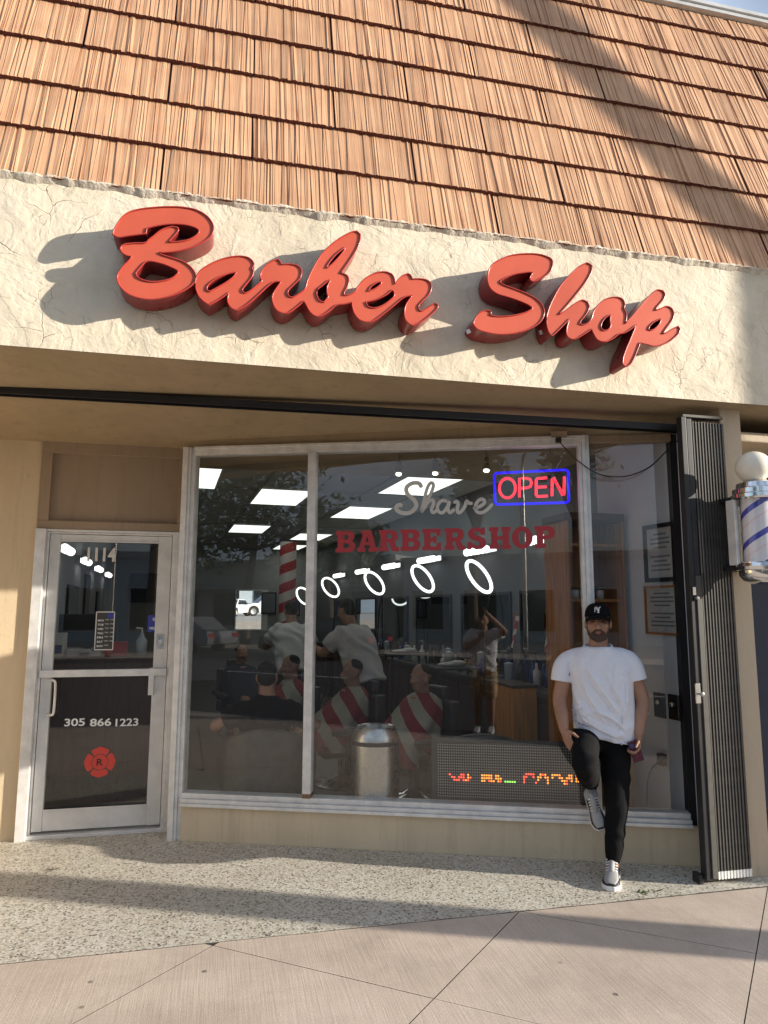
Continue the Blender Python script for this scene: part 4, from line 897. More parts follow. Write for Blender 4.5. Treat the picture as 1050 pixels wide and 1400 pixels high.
def hand(mb, wrist, d, nrm, thumb, curl=(20, 25, 20), sc=1.0, spread=4):
    """palm + five fingers; d: wrist->fingers, nrm: palm side (fingers curl towards it), thumb: +1/-1 side along nrm x d"""
    d = V(d).normalized(); nrm = V(nrm); nrm = (nrm - d * nrm.dot(d)).normalized(); sd = nrm.cross(d) * thumb
    Mx = Matrix((sd, d, nrm)).transposed()
    pc = wrist + d * 0.052 * sc
    mb.ell(pc, (0.041 * sc, 0.055 * sc, 0.0155 * sc), Mx, 14, 9); limb(mb, [wrist - d * 0.02, wrist + d * 0.03 * sc], [0.026 * sc, 0.026 * sc], 10, 2, 0.75, sd)
    for k, (off, ln, st) in enumerate(((0.029, 0.074, 0.088), (0.0105, 0.083, 0.094), (-0.0085, 0.077, 0.091), (-0.027, 0.060, 0.082))):
        p = wrist + d * st * sc + sd * off * sc; ang = 0; pts = [p - d * 0.02 * sc, p]; dd = (d + sd * math.tan(R(spread)) * (off / 0.028)).normalized()
        for q, fr in enumerate((0.45, 0.31, 0.24)):
            ang += curl[q] * (1 + 0.12 * k); v = dd * math.cos(R(ang)) + nrm * math.sin(R(ang)); p = p + v * ln * fr * sc; pts.append(p)
        limb(mb, pts, [0.0095 * sc, 0.0095 * sc, 0.0085 * sc, 0.0078 * sc, 0.0068 * sc], 8, 2)
    b = wrist + d * 0.026 * sc + sd * 0.030 * sc
    t1 = (d * 0.62 + sd * 0.72 + nrm * 0.25).normalized(); t2 = (d * 0.85 + sd * 0.35 + nrm * 0.42).normalized()
    limb(mb, [b - t1 * 0.015 * sc, b + t1 * 0.032 * sc, b + t1 * 0.032 * sc + t2 * 0.028 * sc, b + t1 * 0.032 * sc + t2 * 0.052 * sc], [0.0125 * sc, 0.0115 * sc, 0.0095 * sc, 0.0075 * sc], 8, 2)
def head_parts(mb, c, a, f, u, neck, sc=1.0):
    Mx = Matrix((a, f, u)).transposed()
    def P(x, y, z): return c + a * x * sc + f * y * sc + u * z * sc
    def E(x, y, z, r): mb.ell(P(x, y, z), tuple(q * sc for q in r), Mx, 20, 14)
    E(0, -0.012, 0.035, (0.076, 0.095, 0.088)); E(0, 0.018, -0.030, (0.068, 0.074, 0.088)); E(0, 0.026, -0.078, (0.056, 0.060, 0.044)); E(0, 0.05, -0.098, (0.028, 0.030, 0.022))
    limb(mb, [P(0, 0.088, 0.016), P(0, 0.103, -0.014), P(0, 0.108, -0.030)], [0.009 * sc, 0.0125 * sc, 0.0175 * sc], 10, 3)
    for s_ in (-1, 1):
        E(s_ * 0.014, 0.090, -0.034, (0.011, 0.012, 0.009)); E(s_ * 0.034, 0.074, 0.022, (0.030, 0.014, 0.010)); E(s_ * 0.042, 0.066, -0.022, (0.024, 0.020, 0.020))
        mb.ell(P(s_ * 0.079, -0.012, -0.012), (0.010 * sc, 0.021 * sc, 0.033 * sc), Mx, 12, 8)
    limb(mb, [P(0, -0.012, -0.06), neck], [0.060 * sc, 0.064 * sc], 16, 3)
    return P

# ---------- man in front of the window
MC = V((2.44, 4.28, 0)); mf = V((-MC.x, -MC.y, 0)).normalized(); ma = V((-mf.y, mf.x, 0)); mu = V((0, 0, 1))
def mp(px, py, off=0.0):
    d = ray(px, py); q = MC + mf * off
    return CAM + d * (mf.dot(q - CAM) / mf.dot(d))
pxm = 1 / FPX * mf.dot(-MC) if False else (MC.length / FPX) * 0.97     # metres per pixel at his distance
hc = mp(817.5, 851, -0.02)
body = MB()
neckb = mp(818, 888, -0.03)
hf = (mf + V((0, 0, 0.02))).normalized(); hu = ma.cross(hf) * -1
hu = hf.cross(ma) if hf.cross(ma).z > 0 else ma.cross(hf)
HP = head_parts(body, hc, ma, hf, hu, neckb, 1.0)
# arms
shL, elL, wrL = mp(777, 902, -0.02), mp(765, 956, 0.02), mp(771, 998, 0.14)
shR, elR, wrR = mp(858, 901, -0.02), mp(878.5, 958, -0.02), mp(872.5, 1003, 0.06)
limb(body, [shL, (shL + elL) / 2 + ma * -0.004, elL, (elL + wrL) / 2, wrL], [0.050, 0.050, 0.045, 0.043, 0.030], 14, 4)
limb(body, [shR, (shR + elR) / 2, elR, (elR + wrR) / 2, wrR], [0.050, 0.050, 0.044, 0.042, 0.030], 14, 4)
# torso core so the body is one figure
body.loft([ring_pts(mp(818, y, -0.02), ma, mf, rx, ry, 20) for y, rx, ry in ((1010, 0.15, 0.10), (985, 0.155, 0.10), (950, 0.155, 0.10), (915, 0.165, 0.095), (898, 0.145, 0.07), (886, 0.075, 0.055))][::-1])
knL = mp(800, 1046, 0.36); anL = mp(808, 1076, -0.035)
hipL, hipR = mp(801, 1008, -0.02), mp(838, 1010, -0.02)
knR, anR = mp(843, 1092, 0.10), mp(838.5, 1183, 0.13)
limb(body, [hipL, (hipL + knL) / 2, knL, (knL + anL) / 2, anL], [0.075, 0.07, 0.055, 0.05, 0.04], 12, 4)
limb(body, [hipR, (hipR + knR) / 2, knR, (knR + anR) / 2, anR], [0.08, 0.072, 0.055, 0.05, 0.038], 12, 4)
hand(body, wrL, (mp(781, 1024, 0.20) - wrL), ma * 0.75 - mf * 0.5 - mu * 0.2, -1, (14, 18, 16), 1.0, 7)
ph_c = mp(869, 1027, 0.10)
hand(body, wrR, (mp(873, 1030, 0.09) - wrR), -ma * 0.9 + mf * 0.15, 1, (38, 42, 30), 1.0, 3)
man = remesh(body, 'person', M['skin'], None, 0.0048, 3)
tag(man, 'man in white tee, black cap and black trousers leaning on the shop window', 'person')
# face details
def small(name, mat, fn):
    mb = MB(); fn(mb); return mb.build(name, mat, man, True)
for s_ in (-1, 1):
    small('eyebrow', M['hair'], lambda mb: mb.tube([HP(s_ * 0.013, 0.089, 0.020), HP(s_ * 0.030, 0.088, 0.027), HP(s_ * 0.052, 0.073, 0.020)], [0.0035, 0.0048, 0.003], 8, flat=1.0))
    small('eye', M['eye'], lambda mb: mb.tube([HP(s_ * 0.019, 0.084, 0.003), HP(s_ * 0.032, 0.0855, 0.0055), HP(s_ * 0.046, 0.076, 0.002)], [0.0022, 0.0050, 0.002], 8))
br_ = MB()
for x, y, z, r_ in ((0, 0.031, -0.088, (0.060, 0.062, 0.040)), (0, 0.055, -0.104, (0.036, 0.032, 0.026)), (-0.052, 0.008, -0.062, (0.020, 0.044, 0.036)), (0.052, 0.008, -0.062, (0.020, 0.044, 0.036)), (-0.066, -0.012, -0.028, (0.010, 0.020, 0.040)), (0.066, -0.012, -0.028, (0.010, 0.020, 0.040))):
    br_.ell(HP(x, y, z), r_, Matrix((ma, hf, hu)).transposed(), 18, 12)
limb(br_, [HP(-0.036, 0.080, -0.070), HP(-0.020, 0.094, -0.054), HP(0, 0.099, -0.051), HP(0.020, 0.094, -0.054), HP(0.036, 0.080, -0.070)], [0.009, 0.006, 0.005, 0.006, 0.009], 10, 3)
limb(br_, [HP(-0.036, 0.080, -0.070), HP(-0.034, 0.078, -0.090)], [0.012, 0.012], 10, 2); limb(br_, [HP(0.036, 0.080, -0.070), HP(0.034, 0.078, -0.090)], [0.012, 0.012], 10, 2)
remesh(br_, 'beard', M['beard'], man, 0.004, 3)
small('lips', M['lip'], lambda mb: (mb.tube([HP(-0.021, 0.091, -0.0645), HP(-0.008, 0.099, -0.0625), HP(0.008, 0.099, -0.0625), HP(0.021, 0.091, -0.0645)], [0.002, 0.0042, 0.0042, 0.002], 8), mb.tube([HP(-0.018, 0.090, -0.0700), HP(0, 0.0985, -0.0715), HP(0.018, 0.090, -0.0700)], [0.002, 0.0052, 0.002], 8)))
# cap
cm = MB(); rings = []
for i in range(11):
    th = R(90) * i / 10; z = 0.038 + 0.092 * math.sin(th); k = math.cos(th) ** 0.72
    rings.append([HP(0.0855 * k * math.cos(2 * math.pi * j / 32), -0.010 + (0.106 if math.sin(2 * math.pi * j / 32) < 0 else 0.110) * k * math.sin(2 * math.pi * j / 32), z + (0.000 if math.sin(2 * math.pi * j / 32) > 0 else -0.012) * (1 - i / 10) * abs(math.sin(2 * math.pi * j / 32))) for j in range(32)])
cm.loft(rings)
cap = cm.build('cap', M['trouser'], man, True)
bl = MB(); top = []; n = 17
for i in range(n):
    t = -1 + 2 * i / (n - 1); x = 0.080 * t
    yb = -0.010 + 0.110 * math.sqrt(max(0, 1 - (x / 0.0865) ** 2)); yf = yb + 0.066 * (1 - abs(t) ** 2.6)
    zb_ = 0.046 - 0.018 * t * t; zf = 0.020 - 0.014 * t * t
    top.append((HP(x, yb - 0.006, zb_), HP(x, (yb + yf) / 2, (zb_ + zf) / 2 + 0.004), HP(x, yf, zf)))
vs_ = [q for r_ in top for q in r_] + [q - hu * 0.004 for r_ in top for q in r_]; fs_ = []
for i in range(n - 1):
    for k in range(2): a0 = i * 3 + k; fs_ += [(a0, a0 + 3, a0 + 4, a0 + 1), (a0 + 3 * n + 1, a0 + 3 * n + 4, a0 + 3 * n + 3, a0 + 3 * n)]
    fs_.append((i * 3 + 2, i * 3 + 5, i * 3 + 5 + 3 * n, i * 3 + 2 + 3 * n))
bl.add(vs_, fs_); bl.build('bill', M['trouser'], cap, True)
# interlocking NY emblem on the cap front
def cap_pt(x, z):
    k = math.sqrt(max(0, 1 - ((z - 0.038) / 0.095) ** 2)) ** 0.72
    return HP(x, -0.010 + 0.110 * k * math.sqrt(max(0, 1 - (x / (0.0855 * k)) ** 2)) + 0.003, z + 0.004)
for nm, segs in (('emblem_n', [[(-0.017, 0.063), (-0.015, 0.094)], [(-0.015, 0.094), (0.008, 0.064)], [(0.008, 0.064), (0.010, 0.094)]]), ('emblem_y', [[(-0.006, 0.099), (0.004, 0.080)], [(0.019, 0.098), (0.004, 0.080)], [(0.004, 0.080), (0.004, 0.060)], [(-0.003, 0.060), (0.011, 0.060)]])):
    mb = MB()
    for sg in segs:
        (x0, z0), (x1, z1) = sg; mb.tube([cap_pt(x0 + (x1 - x0) * q / 4, z0 + (z1 - z0) * q / 4) for q in range(5)], 0.0025, 6)
    mb.build(nm, M['white'], cap)
hr = MB()
for s_ in (-1, 1): hr.ell(HP(s_ * 0.068, -0.02, 0.012), (0.013, 0.045, 0.036), Matrix((ma, hf, hu)).transposed(), 14, 9)
hr.ell(HP(0, -0.07, 0.0), (0.062, 0.04, 0.05), Matrix((ma, hf, hu)).transposed(), 14, 9)
remesh(hr, 'hair', M['hair'], man, 0.006, 2)
# T-shirt
ts = MB(); prof = [(1006, 788, 869, 0.138), (992, 787, 868, 0.142), (970, 785, 865, 0.146), (945, 785, 863, 0.142), (924, 783, 863, 0.134), (910, 778, 863, 0.118), (898, 779, 859, 0.100), (890, 788, 850, 0.084), (884, 797, 839, 0.072)]
ts.loft([ring_pts(mp((a0 + b0) / 2, y, -0.02), ma, mf, (b0 - a0) / 2 * pxm, ry, 32, 2.5) for y, a0, b0, ry in prof])
slL = (elL - shL).normalized(); slR = (elR - shR).normalized()
limb(ts, [mp(792, 897, -0.02), mp(777.5, 904, -0.018), mp(769.5, 914, -0.01), mp(767, 931, -0.005)], [0.060, 0.068, 0.068, 0.069], 18, 4, end=False)
limb(ts, [mp(843, 897, -0.02), mp(857.5, 903, -0.02), mp(865.5, 914, -0.02), mp(870, 930, -0.02)], [0.060, 0.068, 0.068, 0.069], 18, 4, end=False)
zlo, zhi = mp(818, 1006).z, mp(818, 900).z
FOLDS = []
for a_, b_, c_, d_2, am_, wd_ in ((800, 905, 846, 982, 0.014, 0.014), (792, 925, 830, 992, 0.013, 0.013), (822, 915, 858, 972, 0.010, 0.012), (846, 905, 836, 955, 0.009, 0.012), (858, 925, 852, 985, 0.010, 0.011), (786, 960, 806, 996, 0.012, 0.010), (812, 968, 862, 1000, 0.011, 0.010), (776, 905, 786, 925, 0.010, 0.010), (862, 905, 854, 926, 0.010, 0.010), (790, 984, 850, 1004, 0.008, 0.008)):
    q1, q2 = mp(a_, b_, 0.1), mp(c_, d_2, 0.1); o_ = mp(818, 950, -0.02); FOLDS.append(((q1 - o_).dot(ma), q1.z, (q2 - o_).dot(ma), q2.z, am_, wd_))
def tee_post(p, n):
    l = (p - mp(818, 950, -0.02)).dot(ma); ff = (p - mp(818, 950, -0.02)).dot(mf); z = p.z
    t = (z - zlo) / (zhi - zlo)
    w_ = max(0.0, 1 - max(0, t) * 1.6)
    p = p + mu * (-0.20 * l - 0.004) * max(0, min(1, 1 - t * 2.2))                          # slanting hem
    # long diagonal drag folds from the chest down to the hip, shorter ones at the sleeves
    k = 0.0
    d1 = l * 0.80 + z * 0.62
    k += 0.022 * ((1 - abs(math.sin(d1 * 17 + 1.6 * noise.noise(V((l * 5, z * 4, 1)))))) ** 2.2 - 0.3) * max(0, min(1, 1.25 - t)) * (0.3 + 1.1 * abs(noise.noise(V((l * 4 + 7, z * 3, 4)))))
    k += 0.011 * ((1 - abs(math.sin((l * 0.35 - z * 0.9) * 21 + 1.2 * noise.noise(V((l * 6, z * 3, 11)))))) ** 2.5 - 0.25) * max(0, min(1, 1.0 - t)) * (1 if l > -0.08 else 0.3)
    k += 0.0045 * math.sin((l * 0.9 - z * 0.3) * 60 + 3 * noise.noise(V((l * 6, z * 6, 2)))) * (0.4 if abs(l) < 0.18 else 1.0)
    k += 0.006 * math.sin(z * 85 + l * 22 + 3 * noise.noise(V((l * 9, z * 5, 8)))) * w_ * 0.9
    fold = 0.0
    if ff > 0.02:
        for (x0, z0, x1, z1, am, wd) in FOLDS:
            dx, dz = x1 - x0, z1 - z0; ll = math.hypot(dx, dz); u = ((l - x0) * dx + (z - z0) * dz) / ll / ll; d = ((l - x0) * dz - (z - z0) * dx) / ll + 0.012 * math.sin(u * 4 + x0 * 30)
            e = max(0, min(1, u * 4)) * max(0, min(1, (1 - u) * 4)); q = d / wd
            fold += am * e * (math.exp(-q * q) - 0.75 * math.exp(-(q - 1.5) ** 2))
    p = p + mf * fold
    return p + n * k * max(0.15, min(1, (0.215 - abs(l)) / 0.05)) * (1 if ff > 0 else 0.3)
tee = remesh(ts, 'shirt', M['tee'], man, 0.0062, 3, tee_post)
nk = [mp(818 + 20.5 * math.cos(t), 884 + 9.5 * math.sin(t) * (1 if math.sin(t) > 0 else 0.25), 0.062 if math.sin(t) >= 0 else -0.07) for t in [2 * math.pi * i / 24 for i in range(24)]]
nkl = []
for i in range(28):
    t = 2 * math.pi * i / 28; q = mp(817.5, 883, -0.025) + ma * 0.088 * math.cos(t) + mf * (0.090 * math.sin(t)) + mu * (-0.026 * max(0, math.sin(t)) ** 1.2 + 0.012 * max(0, -math.sin(t)))
    nkl.append(q)
MB().tube(nkl, 0.0085, 8, closed=True).build('collar', M['tee'], tee, True)
# trousers
tr = MB()
tr.loft([ring_pts(mp(822, y, -0.02), ma, mf, rx, 0.118, 24) for y, rx in ((1024, 0.150), (1012, 0.165), (1003, 0.160))])
limb(tr, [hipL, hipL * 0.5 + knL * 0.5 + mu * 0.012, knL, knL * 0.45 + anL * 0.55, anL + mu * 0.02], [0.098, 0.090, 0.074, 0.064, 0.048], 18, 5)
limb(tr, [hipR, hipR * 0.5 + knR * 0.5 + ma * 0.004, knR, knR * 0.5 + anR * 0.5, anR + mu * 0.03], [0.108, 0.094, 0.074, 0.062, 0.044], 18, 5)
def tro_post(p, n): return p + n * (0.0035 * math.sin(p.z * 46 + 4 * noise.noise(p * 7)) + 0.0025 * noise.noise(p * 16))
remesh(tr, 'trousers', M['trouser'], man, 0.008, 4, tro_post)
# shoes
def shoe(heel, toe, up, wd, name='shoe'):
    d = (toe - heel); ln = d.length; d.normalize(); up = V(up); up = (up - d * up.dot(d)).normalized(); sd = d.cross(up)
    sole = MB(); uppr = MB(); prof = ((0.0, 0.030, 0.06), (0.06, 0.036, 0.085), (0.30, 0.036, 0.10), (0.48, 0.036, 0.085), (0.66, 0.045, 0.062), (0.82, 0.047, 0.052), (0.93, 0.038, 0.042), (1.0, 0.018, 0.028))
    sole.loft([[heel + d * ln * t + sd * (w_ * 1.06) * q[0] * wd + up * (q[1]) for q in ((-1, 0.004), (-0.9, 0.0), (0.9, 0.0), (1, 0.004), (1, 0.024), (0.9, 0.027), (-0.9, 0.027), (-1, 0.024))] for t, w_, h in prof])
    o1 = sole.build(name, M['shoe_white'], man, bevel=0.002)
    rings = []
    for t, w_, h in prof:
        rings.append([heel + d * ln * (0.01 + 0.975 * t) + sd * (w_ * wd * math.cos(a)) + up * (0.024 + (h - 0.022) * max(0, math.sin(a)) ** 0.75) for a in [math.pi * j / 12 for j in range(13)]])
    uppr.loft(rings); uo = uppr.build('upper', M['shoe_black'], o1, True)
    tb = MB(); rings = []
    for t in (0.50, 0.6, 0.70, 0.80, 0.90, 0.965):
        k = [q for q in prof]; i = max(j for j in range(len(prof) - 1) if prof[j][0] <= t); u = (t - prof[i][0]) / (prof[i + 1][0] - prof[i][0])
        w_ = prof[i][1] * (1 - u) + prof[i + 1][1] * u; h = prof[i][2] * (1 - u) + prof[i + 1][2] * u
        rings.append([heel + d * ln * (0.01 + 0.975 * t) + sd * (w_ * wd * 1.02 * math.cos(a)) + up * (0.027 + (h - 0.022) * max(0, math.sin(a)) ** 0.75) for a in [R(38) + R(104) * j / 8 for j in range(9)]])
    tb.loft(rings, caps=False); tb.build('toe_panel', M['shoe_grey'], o1, True)
    tg_ = MB(); limb(tg_, [heel + d * ln * 0.26 + up * 0.118, heel + d * ln * 0.40 + up * 0.098, heel + d * ln * 0.56 + up * 0.072], [0.018, 0.02, 0.018], 10, 3, 1.0); tg_.build('tongue', M['shoe_grey'], o1, True)
    for k in range(5):
        t = 0.34 + k * 0.055; h = 0.118 - k * 0.0105
        lc = MB(); lc.tube([heel + d * ln * t + sd * x * wd + up * (h - 6.5 * x * x) for x in (-0.03, -0.015, 0, 0.015, 0.03)], 0.0042, 6); lc.build('lace', M['shoe_white'], o1, True)
    cu = MB(); cu.lathe([(0.040, 0), (0.044, 0.012), (0.040, 0.03)], heel + d * ln * 0.20 + up * 0.085, 16, up); cu.build('sock', M['shoe_grey'], o1, True)
gz = 0.003
toe = on_z(835, 1219, gz); hl = on_z(840, 1187, gz); d_ = (toe - hl).normalized(); shoe(toe - d_ * 0.30, toe, (0, 0, 1), 1.14)
hl = mp(805, 1083, -0.045); te = mp(819, 1104, 0.02); sx = (te - hl).normalized()
te = hl + (sx).normalized() * 0.0 + (V((0, 0, -1)) * 0.20 + ma * 0.07 + mf * 0.13)
shoe(hl, te, mf * 0.9 + mu * 0.55, 0.98)
# phone in his hand
ph = thing('mobile_phone', 'mobile phone in a red and blue case held by the man in the cap', 'phone', ph_c)
pm = MB(); pm.obox(ph_c, ma * 0.030 + mu * 0.012, mf * 0.005, mu * 0.062 - ma * 0.02); pm.build('body', M['phone_back'], ph, bevel=0.004)
pm = MB(); pm.obox(ph_c + mf * 0.007 + mu * 0.03 - ma * 0.02, ma * 0.011, mf * 0.002, mu * 0.013); pm.build('camera_bump', M['bottle_blue'], ph, bevel=0.003)

# ---------- simpler figures (seen through or in the glass)
def figure(label, J, a, f, mats, group=None, voxel=0.014, shorts=False, bodyr=1.0, cat='person', legs=True):
    """J: joint dict in world metres; a: figure's screen-right lateral; f: facing"""
    a, f = V(a).normalized(), V(f).normalized(); u = V((0, 0, 1))
    tu = (J['neck'] - J['pelvis']).normalized(); tf = (f - tu * f.dot(tu)).normalized(); ta = tf.cross(tu) if tf.cross(tu).dot(a) > 0 else tu.cross(tf)
    b = MB(); hf_ = V(J.get('look', f)).normalized(); hu_ = (u - hf_ * u.dot(hf_)).normalized(); ha = hf_.cross(hu_); ha = ha if ha.dot(a) > 0 else -ha
    P = head_parts(b, J['head'], ha, hf_, hu_, J['neck'])
    def tors(mb, k, lo=0.0):
        T = lambda t: J['pelvis'].lerp(J['neck'], t)
        mb.loft([ring_pts(T(t), ta, tf, rx * k * bodyr, ry * k * bodyr, 20) for t, rx, ry in ((lo, 0.175, 0.125), (0.2, 0.17, 0.122), (0.45, 0.178, 0.125), (0.7, 0.195, 0.122), (0.84, 0.185, 0.10), (0.93, 0.12, 0.075), (1.0, 0.065, 0.06))])
    tors(b, 0.93)
    for s_ in 'LR':
        limb(b, [J['sh' + s_], (J['sh' + s_] + J['el' + s_]) / 2, J['el' + s_], (J['el' + s_] + J['wr' + s_]) / 2, J['wr' + s_]], [0.058, 0.052, 0.044, 0.042, 0.029], 12, 3)
        if legs: limb(b, [J['hip' + s_], (J['hip' + s_] + J['kn' + s_]) / 2, J['kn' + s_], (J['kn' + s_] + J['an' + s_]) / 2, J['an' + s_]], [0.085, 0.078, 0.056, 0.054, 0.036], 12, 3)
        hand(b, J['wr' + s_], J.get('hd' + s_, J['wr' + s_] - J['el' + s_]), J.get('hn' + s_, f - u * 0.2), 1 if s_ == 'L' else -1, (30, 35, 25))
    bo = remesh(b, 'person', mats['skin'], None, voxel * 0.72, 3); tag(bo, label, cat, group)
    sh_ = MB(); tors(sh_, 1.10, -0.10)
    for s_ in 'LR':
        e = J['sh' + s_].lerp(J['el' + s_], 0.72); limb(sh_, [J['sh' + s_] - tu * 0.01 + (J['neck'] - J['sh' + s_]) * 0.15, J['sh' + s_].lerp(J['el' + s_], 0.3), e], [0.086, 0.082, 0.080], 14, 3, end=False)
    remesh(sh_, 'shirt', mats['shirt'], bo, voxel, 3, lambda p, n: p + n * (0.007 * math.sin(p.z * 38 + p.x * 30 + 4 * noise.noise(p * 5))))
    if legs:
        tr_ = MB(); tr_.ell(J['pelvis'], (0.18, 0.14, 0.12), Matrix((ta, tf, tu)).transposed())
        for s_ in 'LR':
            if shorts:
                e = J['hip' + s_].lerp(J['kn' + s_], 0.86); limb(tr_, [J['hip' + s_], J['hip' + s_].lerp(J['kn' + s_], 0.45), e], [0.108, 0.104, 0.100], 14, 3)
            else: limb(tr_, [J['hip' + s_], J['kn' + s_], J['an' + s_]], [0.108, 0.082, 0.066], 14, 4)
        remesh(tr_, 'shorts' if shorts else 'trousers', mats['leg'], bo, voxel, 3)
        for s_ in 'LR':
            an = J['an' + s_]; t_ = V(J.get('toe' + s_, f)); t_.z = 0; t_.normalize(); so_ = MB()
            so_.loft([[V((an.x, an.y, an.z - 0.09)) + t_ * y + t_.cross(u) * (x * w_) + u * z for x, z in ((-1, 0.003), (1, 0.003), (1.05, 0.03), (0.75, h), (-0.75, h), (-1.05, 0.03))] for y, w_, h in ((-0.07, 0.03, 0.07), (0.0, 0.038, 0.095), (0.08, 0.042, 0.075), (0.15, 0.046, 0.055), (0.20, 0.025, 0.035))])
            so_.build('shoe', mats['shoe'], bo, bevel=0.006)
    hr_ = MB(); Mx = Matrix((ha, hf_, hu_)).transposed(); hr_.ell(P(0, -0.020, 0.050), (0.080, 0.092, 0.080), Mx); hr_.ell(P(0, -0.052, 0.0), (0.074, 0.062, 0.07), Mx)
    remesh(hr_, 'hair', mats.get('hair', M['hair']), bo, 0.008, 2, lambda p, n: p + n * (0.004 * noise.noise(p * 60)))
    return bo, P
def stand(base, a, f, h=1.74, lean=0.0, back=0.0):
    """default upright joints; lean bends the trunk forward (radians)"""
    a, f = V(a).normalized(), V(f).normalized(); u = V((0, 0, 1)); k = h / 1.74; b = V(base); J = {}
    pel = b + u * 0.93 * k - f * back; tu = u * math.cos(lean) + f * math.sin(lean)
    J['pelvis'] = pel; J['neck'] = pel + tu * 0.56 * k; J['head'] = J['neck'] + (tu * 0.6 + u * 0.4).normalized() * 0.155 * k + f * 0.03
    for s_, q in (('L', -1), ('R', 1)):
        J['sh' + s_] = pel + tu * 0.485 * k + a * 0.185 * q * k; J['el' + s_] = J['sh' + s_] - u * 0.27 * k + a * 0.05 * q; J['wr' + s_] = J['el' + s_] - u * 0.23 * k + f * 0.07
        J['hip' + s_] = pel + a * 0.09 * q - u * 0.03; J['kn' + s_] = b + a * 0.10 * q + u * 0.50 * k; J['an' + s_] = b + a * 0.10 * q + u * 0.09
    return J
# photographer, seen only as a reflection: stands behind the camera and holds the phone up
pf = V((math.sin(YAW), math.cos(YAW), 0)); pa = V((math.cos(YAW), -math.sin(YAW), 0)); pb = V((0, 0, -0.13)) - pf * 0.50 - pa * 0.04
J = stand(pb, pa, pf, 1.72); J['head'] = pb + V((0, 0, 1.600)) + pf * 0.05; J['look'] = pf
J['elR'] = pb + pa * 0.34 + pf * 0.20 + V((0, 0, 1.44)); J['wrR'] = CAM - pf * 0.055 + pa * 0.075 + V((0, 0, -0.075)); J['hdR'] = V((0, 0, 1)) * 0.8 - pa * 0.5; J['hnR'] = -pa + pf * 0.3
J['elL'] = pb - pa * 0.24 + pf * 0.14 + V((0, 0, 1.20)); J['wrL'] = pb - pa * 0.02 + pf * 0.27 + V((0, 0, 1.34)); J['hdL'] = pa * 0.5 + V((0, 0, 0.8)); J['hnL'] = -pf
figure('photographer in white shirt and khaki shorts holding up a phone, seen mirrored in the glass', J, pa, pf, dict(skin=M['skin2'], shirt=M['tee'], leg=M['khaki'], shoe=M['shoe_white']), shorts=True)
cph = thing('camera_phone', 'black mobile phone held up by the photographer in khaki shorts', 'phone', CAM - pf * 0.04)
q = MB(); q.obox(CAM - pf * 0.036 - V((0, 0, 0.045)), pa * 0.037, pf * 0.004, (0, 0, 0.076)); q.build('body', M['shoe_black'], cph, bevel=0.003)
q = MB(); q.obox(CAM - pf * 0.030 - V((0, 0, 0.003)), pa * 0.016, pf * 0.002, (0, 0, 0.017)); q.build('camera_bump', M['charcoal'], cph, bevel=0.002)
# ================================================================== INTERIOR
IY1 = 16.6; CZ = 3.0; K = 0.0787
def rwx(y): return 3.09 - K * (y - 4.2)
RWN = V((-1, -K, 0)).normalized(); RWT = V((-K, 1, 0)).normalized()          # right wall: into the room / towards the back
def on_rw(px, py, off=0.0):
    d = ray(px, py); q = V((rwx(4.2), 4.2, 0)) + RWN * off
    return CAM + d * (RWN.dot(q - CAM) / RWN.dot(d))
fl = MB(); fl.prism([(-3.2, DY + 0.12, 0.0), (-0.4, DY + 0.12, 0.0)] + [wp(0.05, -0.225, 0), wp(S_END, -0.225, 0)] + [(rwx(4.3) + 0.02, 4.36, 0), (rwx(IY1) + 0.02, IY1, 0), (-3.2, IY1, 0)], (0, 0, 0.02)); fl.build('interior_floor', M['floor_in'], shop)
ce = MB(); ce.prism([(-3.2, DY + 0.1, CZ), (-0.4, DY + 0.1, CZ), wp(0.0, -0.24, CZ), wp(S_END, -0.24, CZ), (rwx(4.3) + 0.02, 4.3, CZ), (rwx(IY1) + 0.02, IY1, CZ), (-3.2, IY1, CZ)], (0, 0, 0.05)); ceil = ce.build('ceiling', M['ceil'], shop)
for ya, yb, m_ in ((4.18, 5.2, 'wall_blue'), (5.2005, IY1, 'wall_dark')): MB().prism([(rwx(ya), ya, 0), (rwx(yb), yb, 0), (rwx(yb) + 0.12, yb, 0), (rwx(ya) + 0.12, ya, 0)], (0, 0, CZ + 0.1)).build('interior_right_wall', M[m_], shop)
def lwx(y): return -1.55 - K * (y - 6.6)
LWN = V((1, K, 0)).normalized()
def lwp(y, off, z): return V((lwx(y), y, 0)) + LWN * off + V((0, 0, z))
MB().prism([(lwx(5.81), 5.81, 0), (lwx(IY1), IY1, 0), (lwx(IY1) - 0.12, IY1, 0), (lwx(5.81) - 0.12, 5.81, 0)], (0, 0, CZ + 0.1)).build('interior_left_wall', M['wall_in'], shop)
# back wall with an opening on to the rear lot
bw0, bw1, bz0, bz1 = on_y(321, 830, IY1).x, on_y(366, 830, IY1).x, on_y(343, 862, IY1).z, on_y(343, 806, IY1).z
b_ = MB(); b_.box(-3.2, bw0, IY1, IY1 + 0.15, 0, CZ + 0.1); b_.box(bw1, 2.5, IY1, IY1 + 0.15, 0, CZ + 0.1); b_.box(bw0, bw1, IY1, IY1 + 0.15, bz1, CZ + 0.1); b_.box(bw0, bw1, IY1, IY1 + 0.15, 0, bz0); b_.build('interior_back_wall', M['wall_in'], shop)
rwn = MB()
for q in ((bw0, bw0 + 0.03, bz0, bz1), (bw1 - 0.14, bw1, bz0, bz1), (bw0 + 0.031, bw1 - 0.141, bz0, bz0 + 0.03), (bw0 + 0.031, bw1 - 0.141, bz1 - 0.03, bz1)): rwn.box(q[0], q[1], IY1 - 0.02, IY1 + 0.05, q[2], q[3])
rwn.build('rear_window', M['white'], shop)
